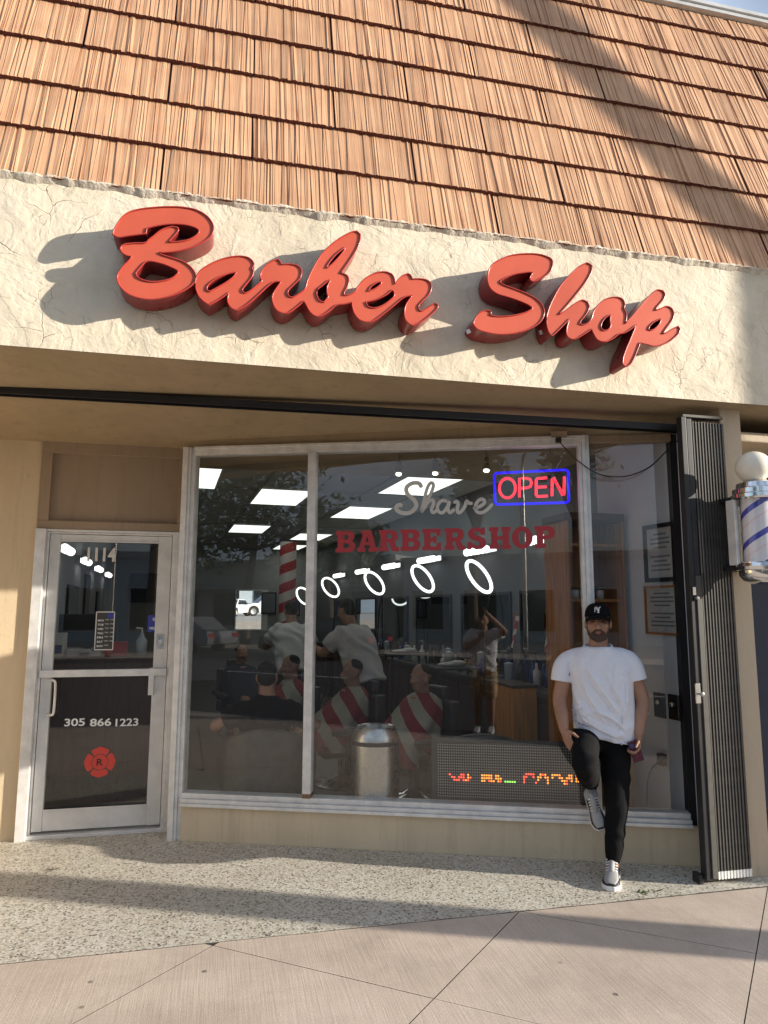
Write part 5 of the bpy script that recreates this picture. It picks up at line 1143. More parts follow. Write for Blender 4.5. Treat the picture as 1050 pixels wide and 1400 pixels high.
# ceiling T-bar grid
ia = R(-4.0); IX = V((math.cos(ia), -math.sin(ia) * -1, 0)); IX = V((math.cos(R(4)), math.sin(R(4)), 0)); IYv = V((-math.sin(R(4)), math.cos(R(4)), 0)); IO = on_z(383, 680, CZ)
def inside(p):
    return p.y < IY1 - 0.02 and lwx(p.y) + 0.02 < p.x < rwx(p.y) - 0.02 and (p - wp(0, -0.26, 0)).dot(WN) < 0 and (p.y > DY + 0.15 or p.x > -0.3)
tb_ = MB()
for i in range(-9, 8):
    seg = None
    for k in range(-40, 110):
        p = IO + IX * (i * 0.61 + 0.305) + IYv * (k * 0.12)
        if inside(p): seg = (seg[0], p) if seg else (p, p)
    if seg and (seg[1] - seg[0]).length > 0.3: c = (seg[0] + seg[1]) / 2; tb_.obox((c.x, c.y, CZ - 0.004), IX * 0.011, IYv * ((seg[1] - seg[0]).length / 2), (0, 0, 0.004))
for k in range(-3, 10):
    seg = None
    for i in range(-60, 60):
        p = IO + IX * (i * 0.1) + IYv * (k * 1.22 + 0.61)
        if inside(p): seg = (seg[0], p) if seg else (p, p)
    if seg and (seg[1] - seg[0]).length > 0.3: c = (seg[0] + seg[1]) / 2; tb_.obox((c.x, c.y, CZ - 0.0042), IX * ((seg[1] - seg[0]).length / 2), IYv * 0.011, (0, 0, 0.0036))
tb_.build('ceiling_grid', M['tbar'], ceil)
for px, py in ((258, 653), (383, 680), (340, 723), (424, 734), (396, 748), (366, 763), (292, 767), (492, 701), (573, 664), (190, 757), (276, 763), (0, 0)):
    c = on_z(px, py, CZ - 0.01) if px else V((2.25, 5.25, CZ - 0.01))  # last panel is unseen, added to brighten the cabinet and pale wall
    if c.y > IY1 - 0.7: continue
    t = thing('ceiling_light', 'lit recessed fluorescent ceiling panel inside the barber shop', 'ceiling light', c, 'ceiling light panels inside the shop')
    MB().obox((c.x, c.y, CZ - 0.012), IX * 0.295, IYv * 0.60, (0, 0, 0.003)).build('diffuser', M['lamp'], t)
    f_ = MB()
    for s_ in (-1, 1): f_.obox(V((c.x, c.y, CZ - 0.010)) + IX * 0.305 * s_, IX * 0.009, IYv * 0.615, (0, 0, 0.008)); f_.obox(V((c.x, c.y, CZ - 0.010)) + IYv * 0.6075 * s_, IX * 0.2955, IYv * 0.007, (0, 0, 0.008))
    f_.build('frame', M['white'], t)
# track spots near the window head
for px, py in ((545, 646), (595, 645), (665, 641)):
    c = on_w(px, py, -0.55); t = thing('track_light', 'small lit track spotlight hanging inside behind the window head', 'spotlight', c, 'track spotlights behind the window')
    b = MB(); b.lathe([(0.018, 0.10), (0.02, 0.05), (0.034, 0.0), (0.036, -0.012), (0.030, -0.012)], c, 16, (0.1, 0.2, 1)); b.build('lamp_head', M['steel'], t, True)
    MB().tube([c + V((0.008, 0.02, 0.09)), c + V((0.008, 0.02, 0.16)), V((c.x, c.y, CZ))], 0.006, 8).build('stem', M['steel'], t)
    MB().ell(c - V((0, 0, 0.016)), (0.024, 0.024, 0.014)).build('bulb', M['spot'], t, True)
# ---- OPEN neon
NO = -0.085
def n8(pts): return [on_w(660 + x / 8.077, 630 + y / 8.077, NO) for x, y in pts]
neon = thing('open_sign', 'neon OPEN sign with red letters in a blue frame hanging in the window', 'neon sign', on_w(728, 667, NO))
rr = []
for cx, cy, a0 in ((905, 135, -90), (912, 425, 0), (175, 447, 90), (165, 172, 180)):
    for k in range(6): a = R(a0 + k * 18); rr.append((cx + 38 * math.cos(a), cy + 36 * math.sin(a)))
MB().tube(n8(rr), 0.0098, 10, closed=True).build('frame_tube', M['neon_blue'], neon, True)
MB().tube(n8([(272 + 88 * math.cos(2 * math.pi * i / 32), 302 + 108 * math.sin(2 * math.pi * i / 32)) for i in range(32)]), 0.0098, 10, closed=True).build('letter_o', M['neon_red'], neon, True)
MB().tube(n8([(405, 402), (405, 195), (480, 192), (525, 205), (538, 245), (525, 285), (480, 300), (412, 304)]), 0.0098, 10).build('letter_p', M['neon_red'], neon, True)
e_ = MB(); e_.tube(n8([(712, 188), (600, 196), (590, 210), (590, 380), (602, 394), (718, 388)]), 0.0098, 10); e_.tube(n8([(592, 292), (704, 287)]), 0.0098, 10); e_.build('letter_e', M['neon_red'], neon, True)
MB().tube(n8([(765, 388), (767, 200), (782, 184), (885, 384), (898, 376), (900, 176)]), 0.0098, 10).build('letter_n', M['neon_red'], neon, True)
bk = MB()
for x in (378, 560, 742): p = n8([(x, 170)])[0]; q = n8([(x, 415)])[0]; bk.obox((p + q) / 2 - WN * 0.022, WT * 0.008, WN * 0.006, (q - p) / 2)
bk.build('support_bar', M['black'], neon)
for (a, b) in (((245, 125), (150, -20)), ((800, 105), (870, -15))): p, q = n8([a, b]); MB().tube([p, q], 0.0025, 6).build('hanging_chain', M['steel'], neon)
# ---- LED message board standing inside the window
s0, z0 = w_sz(590, 1096, -0.16); s1, z1 = w_sz(803, 1018, -0.16); led = thing('led_message_board', 'black LED message board with red and amber dots behind the window', 'message board', wp((s0 + s1) / 2, -0.2, z0))
MB().wbox(s0, s1, -0.26, -0.155, z0 - 0.03, z1).build('housing', M['charcoal'], led, bevel=0.006)
nx_, nz_ = 62, 20; off_, rd, am, gn = MB(), MB(), MB(), MB(); rnd = random.Random(4)
PAT = {}
def word_cols(start, cols):
    for i, col in enumerate(cols):
        for r_ in col: PAT[(start + i, r_)] = 1
word_cols(5, [(8,), (7,), (6, 7), (6,), (6, 7), (7, 8), (6, 7, 8), (6,), (6, 7, 8), (7,)]); word_cols(19, [(6, 7, 8), (6, 7, 8), (7, 8), (6, 7, 8), (6, 7, 8), (6,), (7, 8), (6, 7, 8), (6, 7)])
word_cols(29, [(6,), (6,), (6,), (6,), (6,)]); word_cols(37, [(6, 7, 8), (8, 9), (9,), (9,), (8, 9), (6,), (7, 8), (8, 9), (9,), (8, 9), (6, 7, 8)]); word_cols(49, [(8, 9), (9,), (9,), (8, 9), (7, 8), (6, 7), (6, 7, 8), (8, 9), (7, 8, 9)]); word_cols(59, [(7, 8, 9), (7, 8)])
for i in range(nx_):
    for k in range(nz_):
        s_ = s0 + 0.05 + (s1 - s0 - 0.10) * i / (nx_ - 1); z = z0 + 0.045 + (z1 - z0 - 0.07) * k / (nz_ - 1); on = (i, k) in PAT
        t_ = off_ if not on else (gn if 29 <= i <= 33 else (rd if (i < 12 or 36 <= i <= 42 or rnd.random() < 0.15) else am)); h = 0.0056 if on else 0.0040
        t_.add([wp(s_ - h, -0.1535, z - h), wp(s_ + h, -0.1535, z - h), wp(s_ + h, -0.1535, z + h), wp(s_ - h, -0.1535, z + h)], [(0, 1, 2, 3)])
for nm, t_, m_ in (('unlit_dots', off_, 'led_off'), ('red_dots', rd, 'led_red'), ('amber_dots', am, 'led_amber'), ('green_dots', gn, 'led_green')): t_.build(nm, M[m_], led)['kind'] = 'stuff'
# ---- trash can
tc_ = on_y(513, 1090, 5.20); c = V((tc_.x, 5.20, 0.022)); tz = on_y(513, 992, 5.20).z
can = thing('trash_can', 'brushed steel round trash can standing inside the window', 'trash can', c)
bd_ = MB(); bd_.lathe([(0.0, 0.0), (0.170, 0.0), (0.172, 0.01), (0.172, tz - 0.13), (0.166, tz - 0.125)], c, 40); bd_.build('body', M['steel'], can, auto=40)
li = MB(); li.lathe([(0.174, tz - 0.135), (0.176, tz - 0.10), (0.142, tz - 0.03), (0.136, tz - 0.022), (0.122, tz - 0.03), (0.115, tz - 0.10)], c, 40); li.build('lid', M['steel'], can, auto=50)
ri = MB(); ri.lathe([(0.176, 0.0), (0.183, 0.006), (0.183, 0.022), (0.174, 0.03)], c + V((0, 0, tz - 0.145)), 40); ri.build('rim', M['black'], can, auto=50)
# ---- tub armchairs seen from behind
def armchair(c, rot, label):
    t = thing('tub_armchair', label, 'armchair', c, 'black tub armchairs inside the window'); Mr = Matrix.Rotation(rot, 4, 'Z')
    def P(x, y, z): return V(c) + Mr @ V((x, y, z))
    bk_ = MB(); ro, ri_ = 0.37, 0.27; n = 22; rings = []
    for i in range(n + 1):
        a = R(-28 - 124 * 1.0 * i / n) if False else R(-180 - 8 + (196) * i / n) ; a = R(172 + 196 * i / n)
        hgt = 0.50 + 0.22 * max(0, -math.sin(a)) ** 0.8
        rings.append([P(ro * math.cos(a), ro * 0.86 * math.sin(a), 0.08), P(ro * 1.04 * math.cos(a), ro * 0.9 * math.sin(a), hgt - 0.05), P(ro * 1.0 * math.cos(a), ro * 0.86 * math.sin(a), hgt), P(ri_ * 1.05 * math.cos(a), ri_ * 0.86 * math.sin(a), hgt), P(ri_ * math.cos(a), ri_ * 0.82 * math.sin(a), hgt - 0.05), P(ri_ * math.cos(a), ri_ * 0.82 * math.sin(a), 0.08)])
    bk_.loft(rings); bk_.build('shell', M['leather'], t, bevel=0.015, auto=50)
    MB().box(-0.25, 0.25, -0.22, 0.32, 0.20, 0.43).build('seat', M['leather'], t, bevel=0.03).matrix_basis = Matrix.Translation(V(c)) @ Mr
    for sx_ in (-0.26, 0.26):
        for sy_ in (-0.2, 0.24): MB().tube([P(sx_, sy_, 0.0), P(sx_, sy_, 0.085)], 0.02, 8).build('leg', M['black'], t)
    return t
a1 = on_y(365, 1060, 5.78); armchair(V((a1.x, 5.78, 0.022)), R(-6), 'black leather tub armchair with a seated customer, back to the window')
a2 = on_y(655, 1060, 5.25); armchair(V((a2.x, 5.25, 0.022)), R(-14), 'empty black tub armchair behind the LED message board')
# seated customer in the first armchair
b0 = V((a1.x - 0.02, 5.76, 0.0)); f0 = V((0.1, 1, 0)).normalized(); a0_ = V((1, -0.1, 0)).normalized()
J = stand(b0, a0_, f0, 1.72); dz = V((0, 0, -0.50)) - f0 * 0.02
for k in ('pelvis', 'neck', 'head', 'shL', 'shR', 'elL', 'elR', 'wrL', 'wrR', 'hipL', 'hipR'): J[k] = J[k] + dz + V((0, 0, 0.0))
for s_, q in (('L', -1), ('R', 1)):
    J['sh' + s_] = J['sh' + s_] - V((0, 0, 0.06)); J['el' + s_] = J['sh' + s_] + a0_ * q * 0.20 - V((0, 0, 0.10)); J['wr' + s_] = J['el' + s_] + a0_ * q * 0.02 + f0 * 0.2 - V((0, 0, 0.06)); J['kn' + s_] = J['hip' + s_] + f0 * 0.42 + V((0, 0, 0.06)); J['an' + s_] = J['kn' + s_] - V((0, 0, 0.36)) + f0 * 0.05
J['head'] = J['neck'] + V((0, 0.02, 0.13))
figure('customer in a black shirt seated in the tub armchair, seen from behind', J, a0_, f0, dict(skin=M['skin'], shirt=M['trouser'], leg=M['trouser'], shoe=M['shoe_black']))
# ---- barbers at work and caped customers
def barber(px, py, y, lean, look, label, rot=0.0):
    c = on_y(px, py, y); b0 = V((c.x, y, 0.022)); f0 = Matrix.Rotation(rot, 3, 'Z') @ V((-0.35, 0.94, 0)).normalized(); a0 = V((f0.y, -f0.x, 0)); J = stand(b0, a0, f0, 1.74, lean, 0.05)
    for s_, q in (('L', -1), ('R', 1)): J['el' + s_] = J['sh' + s_] + a0 * q * 0.10 + f0 * 0.14 - V((0, 0, 0.20)); J['wr' + s_] = J['el' + s_] + f0 * 0.20 - a0 * q * 0.10 + V((0, 0, 0.04))
    J['look'] = (f0 - V((0, 0, 0.35))).normalized()
    return figure(label, J, a0, f0, dict(skin=M['skin2'], shirt=M['tee2'], leg=M['trouser'], shoe=M['shoe_black']), 'barbers at work inside the shop', bodyr=1.08)
barber(497, 870, 7.0, 0.42, 0, 'barber in a grey tee bending over a caped customer, near the window mullion', 0.25)
barber(402, 872, 8.2, 0.46, 0, 'barber in a pale tee stooping behind the striped column', -0.3)
def barber_chair(px, y, rot, label, cape, person=True):
    c = on_y(px, 1000, y); c = V((c.x, y, 0.022)); t = thing('barber_chair', 'barber chair holding ' + label, 'barber chair', c, 'barber chairs inside the shop'); Mr = Matrix.Rotation(rot, 4, 'Z')
    ZK = 0.78
    def P(x, yy, z): return c + Mr @ V((x, yy, z * ZK))
    MB().lathe([(0.0, 0.0), (0.30, 0.0), (0.30, 0.02), (0.10, 0.05), (0.05, 0.08), (0.05, 0.275), (0.0, 0.275)], c, 28).build('base', M['chrome'], t, auto=40)
    def bx(nm, x0, x1, y0, y1, z0, z1, m_, bv=0.02): o = MB().box(x0, x1, y0, y1, z0 * ZK, z1 * ZK).build(nm, m_, None, bevel=bv); o.matrix_basis = Matrix.Translation(c) @ Mr; adopt(o, t)
    bx('seat', -0.27, 0.27, -0.25, 0.28, 0.36, 0.52, M['leather']); bx('backrest', -0.25, 0.25, -0.33, -0.22, 0.53, 1.05, M['leather']); bx('headrest', -0.12, 0.12, -0.32, -0.24, 1.06, 1.2, M['leather'])
    bx('armrest', -0.34, -0.275, -0.24, 0.22, 0.62, 0.70, M['leather']); bx('armrest', 0.275, 0.34, -0.24, 0.22, 0.62, 0.70, M['leather']); bx('footrest', -0.2, 0.2, 0.42, 0.62, 0.14, 0.17, M['chrome'], 0.005)
    if not person: return
    cl = MB(); prof = ((1.14, 0.07, 0.07, -0.10), (1.11, 0.13, 0.10, -0.10), (1.06, 0.215, 0.125, -0.10), (0.95, 0.25, 0.17, -0.06), (0.82, 0.26, 0.23, 0.0), (0.70, 0.27, 0.30, 0.07), (0.58, 0.275, 0.35, 0.12), (0.48, 0.28, 0.36, 0.14), (0.40, 0.285, 0.36, 0.15))
    rings = []; rnd = random.Random(int(px))
    for z, rx, ry, oy in prof:
        k = max(0, 1 - z / 1.1); rings.append([P((rx + 0.07 * k * math.sin(7 * a + px)) * math.cos(a), oy + (ry + 0.07 * k * math.sin(9 * a + 1 + px)) * math.sin(a), z + 0.06 * k * math.sin(3 * a + px)) for a in [2 * math.pi * j / 40 for j in range(40)]])
    cl.loft(rings, caps=False)
    b = MB(); hc_ = P(0, -0.08, 1.30); hf_ = Mr.to_3x3() @ V((0, 1, 0)); ha_ = Mr.to_3x3() @ V((1, 0, 0)); Pn = head_parts(b, hc_, ha_, hf_, V((0, 0, 1)), P(0, -0.1, 1.10)); 
    b.loft([ring_pts(P(0, -0.08, z), ha_, hf_, rx, 0.10, 16) for z, rx in ((0.55, 0.17), (0.8, 0.17), (1.0, 0.17), (1.1, 0.07))])
    for s_ in (-1, 1): limb(b, [P(0.1 * s_, -0.05, 0.58), P(0.11 * s_, 0.40, 0.60), P(0.11 * s_, 0.48, 0.20)], [0.07, 0.06, 0.045], 10, 3)
    bo = remesh(b, 'person', M['skin2'], None, 0.012, 3); tag(bo, label, 'person', 'caped customers in barber chairs'); cpo = cl.build('cape', cape, bo, True)
    hr_ = MB(); Mx = Matrix((ha_, hf_, V((0, 0, 1)))).transposed(); hr_.ell(Pn(0, -0.02, 0.05), (0.078, 0.09, 0.075), Mx); remesh(hr_, 'hair', M['hair'], bo, 0.01, 2)
barber_chair(566, 6.1, R(112), 'customer under a flag striped cape in the sun by the trash can', M['cape'])
barber_chair(470, 6.75, R(100), 'customer under a flag striped cape in front of the bending barber', M['cape'])
barber_chair(385, 7.5, R(105), 'customer under a flag striped cape beside the striped column', M['cape'])
barber_chair(330, 9.6, R(200), 'customer in a dark cape facing the window below the rear window', M['cape_blue'])
# ---- striped column
c = on_y(392, 850, 8.9); col = MB(); col.lathe([(0.105, -1.3), (0.105, 1.15)], (0, 0, 0), 32)
o = col.build('striped_column', M['column']); shade_auto(o.data, 40); o.location = (c.x, 8.9, 1.32); tag(o, 'red and white spiral striped barber column inside the shop', 'column')
# ---- right-hand wall: mirrors, counters, bulbs, ring lamps, bottles
stations = [5.9, 7.35, 8.9, 10.5, 12.1, 13.8]
def rwp(y, off, z): return V((rwx(y), y, 0)) + RWN * off + V((0, 0, z))
for i, y in enumerate(stations):
    mi = thing('wall_mirror', 'station mirror on the right wall, number %s back from the wooden cabinet' % ('one', 'two', 'three', 'four', 'five', 'six')[i], 'mirror', rwp(y, 0.01, 1.0))
    MB().obox(rwp(y, 0.012, 1.41), RWT * 0.60, RWN * 0.004, (0, 0, 0.38)).build('mirror_glass', M['mirror'], mi)
    f_ = MB()
    for s_ in (-1, 1): f_.obox(rwp(y, 0.014, 1.41) + RWT * 0.615 * s_, RWT * 0.014, RWN * 0.010, (0, 0, 0.41)); f_.obox(rwp(y, 0.014, 1.41 + 0.395 * s_), RWT * 0.60, RWN * 0.010, (0, 0, 0.014))
    f_.build('frame', M['black'], mi)
    vb = thing('vanity_light', 'row of glowing round bulbs above a station mirror', 'vanity light', rwp(y, 0.03, 2.28), 'bulb rows above the station mirrors')
    MB().obox(rwp(y, 0.03, 2.29), RWT * 0.42, RWN * 0.028, (0, 0, 0.045)).build('fixture', M['chrome'], vb, bevel=0.004)
    for k in range(6): MB().ell(rwp(y - 0.25 + 0.10 * k, 0.100, 2.28), (0.043, 0.043, 0.043), None, 12, 8).build('bulb', M['bulb'], vb, True)
    ct = thing('barber_counter', 'dark station counter crowded with bottles under mirror number %s' % ('one', 'two', 'three', 'four', 'five', 'six')[i], 'counter', rwp(y, 0.2, 0.02))
    MB().obox(rwp(y, 0.23, 0.955), RWT * 0.66, RWN * 0.225, (0, 0, 0.02)).build('top', M['charcoal'], ct, bevel=0.004)
    MB().obox(rwp(y, 0.21, 0.479), RWT * 0.64, RWN * 0.20, (0, 0, 0.455)).build('cabinet', M['darkwood'], ct)
    for k in (-1, 0, 1): MB().obox(rwp(y + 0.42 * k, 0.418, 0.55), RWT * 0.19, RWN * 0.008, (0, 0, 0.32)).build('drawer_front', M['darkwood'], ct, bevel=0.004)
bot = []
for kind, (prof, m_) in enumerate([([(0, 0), (0.035, 0), (0.035, 0.12), (0.014, 0.15), (0.014, 0.19), (0, 0.19)], 'bottle_blue'), ([(0, 0), (0.03, 0), (0.03, 0.16), (0.02, 0.17), (0.02, 0.2), (0, 0.2)], 'bottle_dark'), ([(0, 0), (0.045, 0), (0.045, 0.17), (0.048, 0.175), (0.0, 0.19)], 'plastic_clear'), ([(0, 0), (0.028, 0), (0.03, 0.08), (0.018, 0.1), (0.018, 0.13), (0, 0.13)], 'bottle_amber'), ([(0, 0), (0.033, 0), (0.033, 0.11), (0.012, 0.13), (0.012, 0.17), (0, 0.17)], 'towel')]):
    mb = MB(); mb.lathe(prof, (0, 0, 0), 14); me = mb.mesh('bottle', True); me.materials.append(M[m_]); bot.append(me)
NB = ('blue', 'black', 'clear', 'amber', 'white'); rnd = random.Random(11)
for st_i, y in enumerate(stations[:4]):
    for k in range(13):
        q = rnd.randrange(5); o = bpy.data.objects.new('bottle', bot[q]); C.objects.link(o); p = rwp(y - 0.58 + 0.095 * k + rnd.uniform(-.02, .02), rnd.uniform(0.10, 0.36), 0.976); o.location = p; o.scale = (1, 1, rnd.uniform(0.85, 1.25))
        nn_ = ('one', 'two', 'three', 'four')[st_i]; tag(o, '%s toiletry bottle on the counter under mirror number %s' % (NB[q], nn_), 'bottle', '%s bottles on counter %s' % (NB[q], nn_))
for i, (px, py, y) in enumerate(((655, 788, 6.35), (578, 791, 7.8), (512, 797, 9.4), (452, 803, 11.2), (416, 815, 12.8))):
    c = on_y(px, py, y); t = thing('ring_light', 'lit ring lamp on a thin stand beside mirror number %s' % ('one', 'two', 'three', 'four', 'five')[i], 'ring lamp', V((c.x, y, 0.02)))
    u_ = V((0.60, -0.10, -0.79)).normalized(); v_ = V((0.58, 0.72, 0.36)); v_ = (v_ - u_ * v_.dot(u_)).normalized(); ax = u_.cross(v_); rad = 0.175
    MB().tube([c + u_ * rad * math.cos(2 * math.pi * k / 32) + v_ * rad * math.sin(2 * math.pi * k / 32) for k in range(32)], 0.017, 10, closed=True).build('ring', M['ring'], t, True)
    MB().tube([c + u_ * rad, c + u_ * rad * 0.6 - V((0, 0, 0.3)), V((c.x, y, 0.35))], 0.009, 8).build('stand', M['black'], t)
    for k in range(3): MB().tube([V((c.x, y, 0.5)), V((c.x + 0.28 * math.cos(k * 2.1), y + 0.28 * math.sin(k * 2.1), 0.025))], 0.008, 6).build('leg', M['black'], t)
for i, (px, py) in enumerate(((700, 868), (738, 866))):
    p = rwp((6.35, 5.75)[i], 0.2, 0.98); t = thing('small_flag', 'small striped flag on a stick standing on the first barber counter', 'flag', p, 'small flags on the first counter')
    MB().tube([p, p + V((0.02, 0, 0.64))], 0.005, 6).build('stick', M['oak'], t); fm = MB(); n = 8
    fm.loft([[p + V((0.02, 0, 0.62)) + V((-0.008, -0.034, 0)) * k + V((0.012 * math.sin(k), 0, -0.004 * k)), p + V((0.015, 0, 0.33)) + V((-0.016, -0.026, 0)) * k + V((0.014 * math.sin(k + 1), 0, -0.005 * k)), p + V((0.0155, 0.002, 0.33)) + V((-0.016, -0.026, 0)) * k + V((0.014 * math.sin(k + 1), 0, -0.005 * k)), p + V((0.0205, 0.002, 0.62)) + V((-0.008, -0.034, 0)) * k + V((0.012 * math.sin(k), 0, -0.004 * k))] for k in range(n)]); fm.build('cloth', M['flag'], t)
for px, py, y in ((553, 890, 7.9), (618, 908, 6.75)):
    c = on_y(px, py, y); tw = MB(); tw.ell((c.x, y, c.z), (0.16, 0.06, 0.022)); tw.ell((c.x + 0.05, y - 0.02, c.z + 0.015), (0.09, 0.05, 0.025))
    o = remesh(tw, 'towel', M['towel'], None, 0.008, 2); tag(o, 'crumpled white towel lying on a styling tray' if px < 600 else 'long folded white towel lying on a styling tray', 'towel')
    tr_ = thing('styling_trolley', 'black styling trolley under the %s white towel' % ('crumpled' if px < 600 else 'folded'), 'trolley', (c.x, y, 0.02)); MB().box(c.x - 0.2, c.x + 0.24, y - 0.16, y + 0.18, c.z - 0.045, c.z - 0.023).build('tray', M['charcoal'], tr_, bevel=0.005)
    for sx_ in (-0.18, 0.22):
        for sy_ in (-0.14, 0.16): MB().tube([(c.x + sx_, y + sy_, 0.02), (c.x + sx_, y + sy_, c.z - 0.045)], 0.012, 8).build('leg', M['black'], tr_)
# ---- tall wooden cabinet near the window, with shelf and jars
cx0 = on_y(770, 760, 4.86).x; cy0, cy1 = 4.80, 5.18; cx1 = rwx(cy1) - 0.02; cz1 = on_y(800, 712, 4.80).z; zs = on_y(800, 819, 4.86).z
cb = thing('wooden_cabinet', 'tall reddish brown wooden cabinet with a jar shelf against the right wall', 'cabinet', (cx0, cy0, 0.02))
MB().box(cx0, cx1, cy1 - 0.02, cy1, 0.03, cz1).build('back_panel', M['cabinet'], cb)
MB().box(cx0, cx0 + 0.02, cy0, cy1 - 0.021, 0.03, cz1).build('side_panel', M['cabinet'], cb); MB().box(cx1 - 0.02, cx1, cy0, cy1 - 0.021, 0.03, cz1).build('side_panel', M['cabinet'], cb)
MB().box(cx0 - 0.02, cx1, cy0 - 0.03, cy1, cz1 + 0.001, cz1 + 0.06).build('cornice', M['darkwood'], cb, bevel=0.01)
for z in (zs, zs + 0.42, zs - 0.42): MB().box(cx0 + 0.021, cx1 - 0.021, cy0 + 0.03, cy1 - 0.021, z - 0.02, z).build('shelf', M['cabinet'], cb)
MB().box(cx0 + 0.001, cx1 - 0.001, cy0 - 0.022, cy0 - 0.001, 0.06, zs - 0.46).build('cabinet_door', M['cabinet'], cb, bevel=0.005)
for k, x in enumerate((0.05, 0.12, 0.19, 0.26, 0.33)):
    t = thing('jar', 'small white labelled jar on the wooden cabinet shelf', 'jar', (cx0 + x, cy0 + 0.12, zs), 'labelled jars on the cabinet shelf'); MB().lathe([(0.0, 0), (0.028, 0), (0.028, 0.07), (0.0, 0.07)], (cx0 + x, cy0 + 0.12, zs), 16).build('pot', M['paper'] if k % 3 else M['bottle_dark'], t, True); MB().lathe([(0.0, 0.07), (0.029, 0.07), (0.029, 0.095), (0.0, 0.095)], (cx0 + x, cy0 + 0.12, zs + 0.0005), 16).build('lid', M['bottle_dark'], t, True)
# low cabinet; sunlight on its end panel is put into the orange wood colour
c = on_y(706, 975, 5.62); lc = thing('low_cabinet', 'low orange wood cabinet behind the LED message board', 'cabinet', (c.x, 5.6, 0.02)); MB().box(c.x - 0.10, c.x + 0.11, 5.45, 5.85, 0.03, on_y(706, 938, 5.62).z).build('body', M['oak'], lc, bevel=0.004); MB().box(c.x - 0.11, c.x + 0.12, 5.44, 5.86, on_y(706, 938, 5.62).z + 0.001, on_y(706, 938, 5.62).z + 0.025).build('top', M['darkwood'], lc, bevel=0.003); MB().box(c.x - 0.02, c.x - 0.012, 5.446, 5.4495, 0.06, 0.6).build('door_gap', M['black'], lc)
# ---- framed licences, switch plates and socket on the pale wall
def framed(name, corners, label, fm, depth=0.022, bd=0.030):
    P = [on_rw(*q) for q in corners]; c = sum(P, V((0, 0, 0))) / 4; w_ = ((P[1] - P[0]).length + (P[2] - P[3]).length) / 4; h = (P[0].z + P[1].z - P[2].z - P[3].z) / 4
    t = thing(name, label, 'picture frame', c); f_ = MB()
    for s_ in (-1, 1): f_.obox(c + RWT * (w_ - bd / 2) * s_ + RWN * depth / 2, RWT * bd / 2, RWN * depth / 2, (0, 0, h)); f_.obox(c + V((0, 0, (h - bd / 2) * s_)) + RWN * (depth / 2 - 0.001), RWT * (w_ - bd), RWN * depth / 2, (0, 0, bd / 2))
    f_.build('frame', fm, t); MB().obox(c + RWN * 0.006, RWT * (w_ - bd), RWN * 0.002, (0, 0, h - bd)).build('paper', M['paper'], t)
    for k in range(9):
        if k == 4: continue
        l = (w_ - bd) * (0.75 if k % 3 else 0.5); MB().obox(c + RWN * 0.0085 + V((0, 0, (h - bd) * (0.75 - 0.18 * k))), RWT * l, RWN * 0.0004, (0, 0, 0.006)).build('text_line', M['ink'], t)
    e1, e2, cc = RWT * (w_ - bd), V((0, 0, h - bd)), c + RWN * 0.011; MB().quad(cc - e1 - e2, cc - e1 + e2, cc + e1 + e2, cc + e1 - e2).build('glazing', M['clear'], t)
framed('framed_licence', ((881, 719), (925, 713), (927, 794), (885, 797)), 'framed licence in a wide black frame on the pale wall', M['black'])
framed('framed_licence', ((882, 801), (930, 800), (932, 869), (886, 867)), 'framed licence in a brown wooden frame below the black framed one', M['cabinet'], 0.02, 0.016)
for px, py, nm in ((903, 964, 'farther'), (923, 967, 'nearer')):
    c = on_rw(px, py); t = thing('switch_plate', 'black switch plate %s the window of the pair on the pale wall' % ('nearer to' if nm == 'nearer' else 'farther from'), 'switch plate', c); MB().obox(c + RWN * 0.005, RWT * 0.060, RWN * 0.005, (0, 0, 0.085)).build('plate', M['shoe_black'], t, bevel=0.003); MB().lathe([(0.0, 0.03), (0.018, 0.028), (0.02, 0.0)], c + RWN * 0.01 + V((0, 0, 0.02)), 14, RWN).build('knob', M['steel'], t, True)
c = on_rw(911, 1038); t = thing('wall_socket', 'wall socket with a black plug and hanging cord by the sill', 'socket', c); MB().obox(c + RWN * 0.003, RWT * 0.045, RWN * 0.003, (0, 0, 0.065)).build('plate', M['paper'], t, bevel=0.002); MB().obox(c + RWN * 0.03 + RWT * 0.01, RWT * 0.028, RWN * 0.022, (0, 0, 0.04)).build('plug', M['rubber'], t, bevel=0.004); MB().tube(smooth_path([c + RWN * 0.05, c + RWN * 0.10 + RWT * 0.06 - V((0, 0, 0.1)), c + RWN * 0.10 + RWT * 0.1 - V((0, 0, 0.3)), c + RWN * 0.1 + RWT * 0.1 - V((0, 0, 0.6))], 4), 0.004, 6).build('cord', M['rubber'], t, True)
